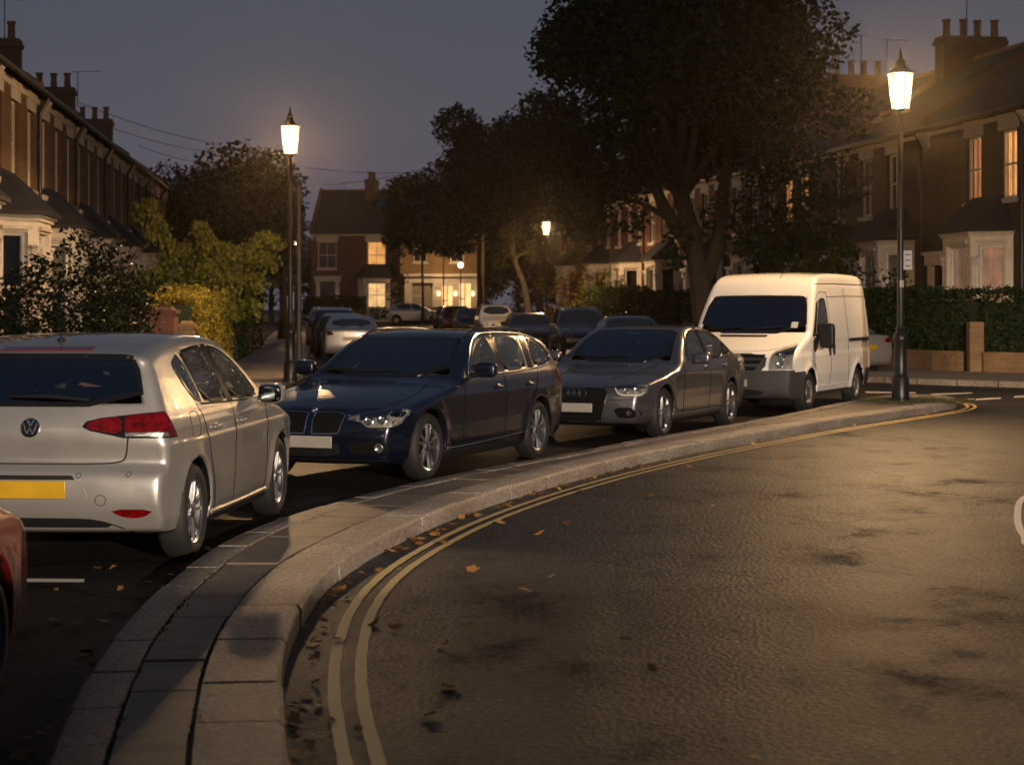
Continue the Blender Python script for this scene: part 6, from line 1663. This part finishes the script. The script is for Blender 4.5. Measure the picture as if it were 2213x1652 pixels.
# ------------------------------------------------------------ street lamps
WARM = (1.0, .60, .27)
def lamp_glass():
    m, nt, b = new_mat('lamp_glass')
    e = N(nt, 'ShaderNodeEmission', Strength=6.); e.inputs[0].default_value = (1., .70, .36, 1)
    t = N(nt, 'ShaderNodeBsdfTransparent'); mx = N(nt, 'ShaderNodeMixShader'); mx.inputs[0].default_value = .35
    L(nt, e.outputs[0], mx.inputs[2]); L(nt, t.outputs[0], mx.inputs[1]); L(nt, mx.outputs[0], nt.nodes['Material Output'].inputs[0])
lamp_glass()
emit('lamp_bulb', (1., .75, .45), 60.)
def make_lamp():
    root = empty('street_lamp', (0, 0, 0))
    m = MB(); m.lathe([(.17, 0), (.17, .05), (.155, .07), (.15, .42), (.125, .46), (.11, .50), (.108, 1.05), (.125, 1.08), (.135, 1.12), (.135, 1.16), (.10, 1.22), (.075, 1.26), (.09, 1.29), (.075, 1.32), (.058, 1.36), (.055, 2.4), (.05, 4.85), (.07, 4.88), (.075, 4.92), (.05, 4.96), (.045, 5.12)], 20)
    m.build('post', 'lamp_black', root)
    H0, H1, r0, r1 = 5.22, 5.84, .150, .235; n = 6; ph = R(30)
    m = MB(); m.lathe([(.02, 5.10), (.06, 5.12), (.07, 5.16), (.165, 5.19), (.165, 5.215), (.155, 5.222)], 6, ph=ph)
    for k in range(n):
        a = ph + k * math.pi / 3; m.tube([(r0 * math.cos(a), r0 * math.sin(a), H0), (r1 * math.cos(a), r1 * math.sin(a), H1)], .010, 4)
        m.tube([(.165 * math.cos(a), .165 * math.sin(a), 5.2), (.165 * math.cos(a), .165 * math.sin(a), 5.16)], .018, 6)
    m.lathe([(r1 - .015, H1), (r1 + .02, H1), (r1 + .025, H1 + .02), (r1 - .01, H1 + .03)], 6, ph=ph)
    m.build('lantern_frame', 'lamp_black', root, sharp=30)
    m = MB(); m.lathe([(r0 - .004, H0), (r1 - .014, H1)], 6, ph=ph); m.build('lantern_glass', 'lamp_glass', root, smooth=False)
    m = MB(); m.lathe([(r1 + .015, H1 + .02), (.18, H1 + .06), (.11, H1 + .12), (.085, H1 + .17), (.085, H1 + .21), (.10, H1 + .22), (.05, H1 + .27), (.03, H1 + .33), (.035, H1 + .35), (.004, H1 + .47)], 6, ph=ph)
    m.build('lantern_cap', 'lamp_black', root, sharp=30)
    m = MB(); m.lathe([(0, 5.35), (.05, 5.38), (.06, 5.5), (.04, 5.6), (0, 5.62)], 12); m.build('bulb', 'lamp_bulb', root)
    return root
L0 = make_lamp()
def lamp_light(root, power, rad=.12, z=5.52, typ='POINT', sc=1.):
    if typ == 'POINT':          # the lantern cap keeps most of the light below
        lamp_light(root, power * .55, rad, z, 'SPOT'); power *= .45
    l = bpy.data.lights.new('lamp_light', typ); l.energy = power; l.color = WARM if typ != 'SPOT' or power < 50000 else (1., .79, .60); l.shadow_soft_size = rad
    if typ == 'SPOT': l.spot_size = R(179.9); l.spot_blend = .09
    o = bpy.data.objects.new('lamp_light', l); COL.objects.link(o); o.parent = root; o.location = (0, 0, z); return o
def place_lamp(src, p, z, label, power, rz=0., sc=1., **k):
    root = src if src is L0 and not L0.get('label') else copy_tree(src)
    root.location = (p[0], p[1], z); root.rotation_euler = (0, 0, rz); root.scale = (sc,) * 3
    tag(root, label, 'street lamp', 'street lamps'); return root
KP = 1.0
lamps = []
p = gp(627, 824, .1); lamps.append((place_lamp(L0, p, .1, 'lit black street lamp on the left pavement in front of dark tree', 0, sc=.925), 4200))
lamps.append((place_lamp(L0, lp, ZT - .01, 'tallest lit street lamp at the right end of the paved island', 0, R(12), sc=.925), 6200))
p = pp(1180, 700, 88); lamps.append((place_lamp(L0, p, zg(88) + .12, 'lit street lamp in the middle distance beside small leafy tree', 0, sc=.925), 3800))
p = pp(958, 700, 136); lamps.append((place_lamp(L0, p, zg(136) + .1, 'small distant lit street lamp before the pale fronted house', 0, sc=.92), 1500))
p = pp(641, 700, 108); lamps.append((place_lamp(L0, p, zg(108) + .1, 'distant lit street lamp showing just right of the left lamp post', 0, sc=.9), 900))
p = pp(995, 700, 134); q = empty('globe_lamp', (p.x, 134, zg(134)), 0, 'small round globe lamp right of the distant street lamp', 'street lamp')
MB().lathe([(.06, 0), (.045, .3), (.04, 3.9)], 10).build('post', 'lamp_black', q); m = MB(); m.lathe([(.0, 3.9), (.16, 3.98), (.2, 4.12), (.14, 4.28), (0, 4.32)], 14); m.build('globe', 'porch_glow', q)
lamps.append((q, 150))
for o, e in lamps: lamp_light(o, e * KP, z=5.52 if o.name.startswith('street') else 4.12)
# added lamp, unseen behind the camera, that lights the near cars
Lb = place_lamp(L0, (14.0, -22.0), .12, 'unseen street lamp added behind the camera to light the near cars', 0); lamp_light(Lb, 310000 * KP, typ='SPOT', rad=.15)
# sign plates on the tall lamp
lampR = lamps[1][0]
m = MB().box((0, 0, 0), (.16, .012, .34)); s = m.build('sign_plate', 'sign_white', lampR, smooth=False); s.location = (.13, -.02, 2.52)
m = MB()
for k in range(3):
    m.box((0, 0, .10 - k * .10), (.10, .004, .022))
s2 = m.build('sign_lettering', 'sign_ink', s, smooth=False); s2.location = (0, -.009, 0)
m = MB().box((0, 0, 0), (.07, .012, .12)); s = m.build('number_plate', 'sign_white', lampR, smooth=False); s.location = (0, -.058, 2.10)
m = MB().tube([(.015 * math.cos(t), 0, .02 + .022 * math.sin(t)) for t in np.linspace(-2.2, 2.2, 12)], .005, 5); m.tube([(.015 * math.cos(t), 0, -.022 + .022 * math.sin(t)) for t in np.linspace(-2.6, 1.9, 12)], .005, 5)
s2 = m.build('sign_lettering', 'sign_ink', s); s2.location = (0, -.009, 0)
# telegraph pole behind the left lamp, street sign
p = gp(646, 797, .12); o = MB().tube([(0, 0, 0), (0, 0, 3), (0, 0, 4.6)], [.07, .065, .06], 12).build('telegraph_pole', 'wire'); o.location = (p.x, p.y, .12); tag(o, 'dark wooden telegraph pole right behind the left street lamp', 'pole')

# ------------------------------------------------------------ cars into place
def two_wheels(root, sp, near, far, rear_first, side, z=0., turn=0.):
    """near/far: ground contact pixels of the two visible wheels; side -1 left flank, +1 right flank"""
    a, b = gp(*near), gp(*far)
    f, r = (b, a) if rear_first else (a, b)          # front wheel, rear wheel
    d = (r - f); d.z = 0; d.normalize(); d = Matrix.Rotation(-turn, 3, 'Z') @ d
    th = math.atan2(d.y, d.x); yv = Vector((-d.y, d.x, 0)); mid = (f + r) / 2
    wm = sum(sp['wheels']) / 2; half = sp['sect'][4][1] - .03
    org = mid - d * wm - yv * (side * half); org.z = z
    root.location = org; root.rotation_euler = (0, 0, th); return d
hatch = build_hatch(); estate = build_estate(); saloon = build_saloon(); van = build_van()
dG = two_wheels(hatch, HATCH, (415, 1207), (603, 1110), True, 1)
two_wheels(estate, ESTATE, (935, 1035), (1155, 992), False, -1)
two_wheels(saloon, SALOON, (1428, 947), (1582, 918), False, -1)
two_wheels(van, VAN, (1752, 890), (1846, 876), False, -1, turn=R(-3))
tag(hatch, 'silver hatchback seen from behind with yellow rear plate and red tail lamps', 'car')
tag(estate, 'dark navy estate car with twin grille, roof rails and wet windows', 'car')
tag(saloon, 'gunmetal grey saloon with four linked rings on its grille', 'car')
tag(van, 'white high roof panel van with grey bumper parked by the big tree', 'van')
red = copy_tree(hatch); swap_mat(red, 'silver_paint', 'red_paint')
red.location = hatch.location; dd = Vector((dG.x, dG.y, 0)); red.location = Vector((-2.95, 8.6, 0)); red.rotation_euler = hatch.rotation_euler
tag(red, 'dark red car cut off by the lower left edge of the photo', 'car')
SUV = suv_from(ESTATE, 1.0, 1.17)
far_saloon = build_far(SALOON, 'dull_silver_paint', 'saloon'); far_hatch = build_far(HATCH, 'black_paint', 'hatch'); far_suv = build_far(SUV, 'pale_paint', 'estate', rails=True)
def put(src, Y, px_, ang, paint_, old, label, first=False, group='cars parked along the far street', dx=0.):
    o = src if first else copy_tree(src)
    if not first and paint_ != old: swap_mat(o, old, paint_)
    x = (px_ - CX) * Y / F; th = R(ang); Lx = 4.5 if src is not far_hatch else 4.25
    d = Vector((math.cos(th), math.sin(th), 0)); loc = Vector((x, Y, zg(Y))) - d * (Lx / 2)
    o.location = loc; o.rotation_euler = (0, 0, th); tag(o, label, 'car', group); return o
away = -95.7 + 11.4      # rear towards the camera, following the kerb
away = math.degrees(math.atan2(-.995, .1)); face = away + 180
put(far_saloon, 60.5, 757, away, 'dull_silver_paint', 'dull_silver_paint', 'silver saloon with red tail lamp just beyond the navy estate', True)
put(far_hatch, 66, 738, away, 'black_paint', 'black_paint', 'black hatchback directly beyond the silver saloon on the left kerb', True)
put(far_suv, 72.5, 722, away, 'dark_blue_paint', 'pale_paint', 'dark off-roader third along the left kerb')
put(far_suv, 79, 708, away, 'dull_silver_paint', 'pale_paint', 'pale silver off-roader farthest along the left kerb')
put(far_hatch, 132.5, 902, 178, 'dull_silver_paint', 'black_paint', 'silver hatchback crossing at the far end of the street, seen side on')
put(far_suv, 93, 1070, face, 'pale_paint', 'pale_paint', 'white people carrier with roof rails facing down the right kerb', True)
put(far_hatch, 73, 1143, face, 'black_paint', 'black_paint', 'black hatchback with pale front plate facing the camera')
put(far_suv, 66, 1252, face, 'dark_blue_paint', 'pale_paint', 'dark blue tall car between the black hatchback and the grey saloon', dx=0)
put(far_saloon, 55, 1362, face, 'black_paint', 'dull_silver_paint', 'black saloon whose roof shows above the grey saloon')
put(far_saloon, 103, 1018, face, 'dark_blue_paint', 'dull_silver_paint', 'dark saloon left of the white people carrier')
put(far_hatch, 112, 985, face, 'red_paint', 'black_paint', 'dark reddish hatchback second from the far end of the right row')
put(far_saloon, 120, 970, face, 'black_paint', 'dull_silver_paint', 'black saloon at the far end of the right row')
tail = put(far_saloon, 47.9, 1742, -62, 'dull_silver_paint', 'dull_silver_paint', 'silver saloon whose tail shows between the van and the tall lamp')

# ------------------------------------------------------------ unseen wall added behind the camera to shade the foreground
wall_run((-30, -3.2), (30, -3.2), 2.37, .34, 'shade_wall', 'long brick wall added out of view to darken the foreground', 'wall', 'red_brick', z0=0)

# ------------------------------------------------------------ haze
if HAZE:
    m = bpy.data.materials.new('haze_air'); m.use_nodes = True; nt = m.node_tree; nt.nodes.clear()
    v = nt.nodes.new('ShaderNodeVolumePrincipled'); v.inputs['Color'].default_value = (1., .84, .66, 1); v.inputs['Density'].default_value = HAZE; v.inputs['Anisotropy'].default_value = .93
    o_ = nt.nodes.new('ShaderNodeOutputMaterial'); nt.links.new(v.outputs[0], o_.inputs['Volume']); MATS['haze_air'] = m
    hz = MB().span((-230, -90, -1.), (230, 430, 20.)).build('haze', 'haze_air', smooth=False); tag(hz, kind='stuff')

# ------------------------------------------------------------ sky
w = bpy.data.worlds.new('World'); SC.world = w; w.use_nodes = True; nt = w.node_tree; bg = nt.nodes['Background']
sky = N(nt, 'ShaderNodeTexSky'); sky.sky_type = 'NISHITA'; sky.sun_disc = False; sky.sun_elevation = R(1.5); sky.sun_rotation = R(200); sky.altitude = 50; sky.dust_density = 3.
tc = N(nt, 'ShaderNodeTexCoord'); sp = N(nt, 'ShaderNodeSeparateXYZ'); L(nt, tc.outputs['Generated'], sp.inputs[0])
g = ramp(nt, sp.outputs[2], [(.0, (.100, .090, .118)), (.055, (.088, .083, .112)), (.12, (.070, .074, .099)), (.20, (.053, .061, .088)), (.40, (.028, .042, .068)), (.8, (.026, .042, .074))])
nz = N(nt, 'ShaderNodeTexNoise', Scale=2.2, Detail=5., Roughness=.5); mp = N(nt, 'ShaderNodeMapping'); mp.inputs['Scale'].default_value = (1, 1, 4); L(nt, tc.outputs['Generated'], mp.inputs[0]); L(nt, mp.outputs[0], nz.inputs['Vector'])
mx = N(nt, 'ShaderNodeMix', data_type='RGBA', blend_type='MULTIPLY'); mx.inputs[0].default_value = 1; L(nt, g, mx.inputs[6]); L(nt, ramp(nt, nz.outputs['Fac'], [(.3, (.93, .93, .94)), (.7, (1.06, 1.05, 1.05))]), mx.inputs[7])
bw = N(nt, 'ShaderNodeMix', data_type='RGBA', blend_type='ADD'); bw.inputs[0].default_value = .012; L(nt, mx.outputs[2], bw.inputs[6]); L(nt, sky.outputs[0], bw.inputs[7])
L(nt, bw.outputs[2], bg.inputs[0]); bg.inputs[1].default_value = 1.0 * SKY
sl_ = bpy.data.lights.new('sun', 'SUN'); sl_.energy = SUN; sl_.angle = R(10); sl_.color = (1., .78, .6); so = bpy.data.objects.new('sun', sl_); COL.objects.link(so); so.rotation_euler = (R(70), 0, R(-20))

# ------------------------------------------------------------ camera
cd = bpy.data.cameras.new('camera'); cam = bpy.data.objects.new('camera', cd); COL.objects.link(cam)
cam.location = (0, 0, CAM); cam.rotation_euler = (R(90), 0, 0); cd.sensor_width = 36; cd.lens = F / 2212 * 36; cd.shift_y = -(826 - HZ) / 2212
cd.clip_end = 2000; cd.clip_start = .05; cd.dof.use_dof = True; cd.dof.focus_distance = 16.5; cd.dof.aperture_fstop = 4.0
SC.camera = cam
SC.view_settings.view_transform = 'Standard'; SC.view_settings.look = 'None'; SC.view_settings.exposure = EXPO; SC.view_settings.gamma = 1
SC.cycles.max_bounces = 8; SC.cycles.diffuse_bounces = 3; SC.cycles.glossy_bounces = 4; SC.cycles.transparent_max_bounces = 16; SC.cycles.volume_bounces = 0; SC.cycles.transmission_bounces = 4
SC.cycles.sample_clamp_indirect = 4.; SC.cycles.caustics_reflective = False; SC.cycles.caustics_refractive = False
SC.cycles.use_light_tree = True
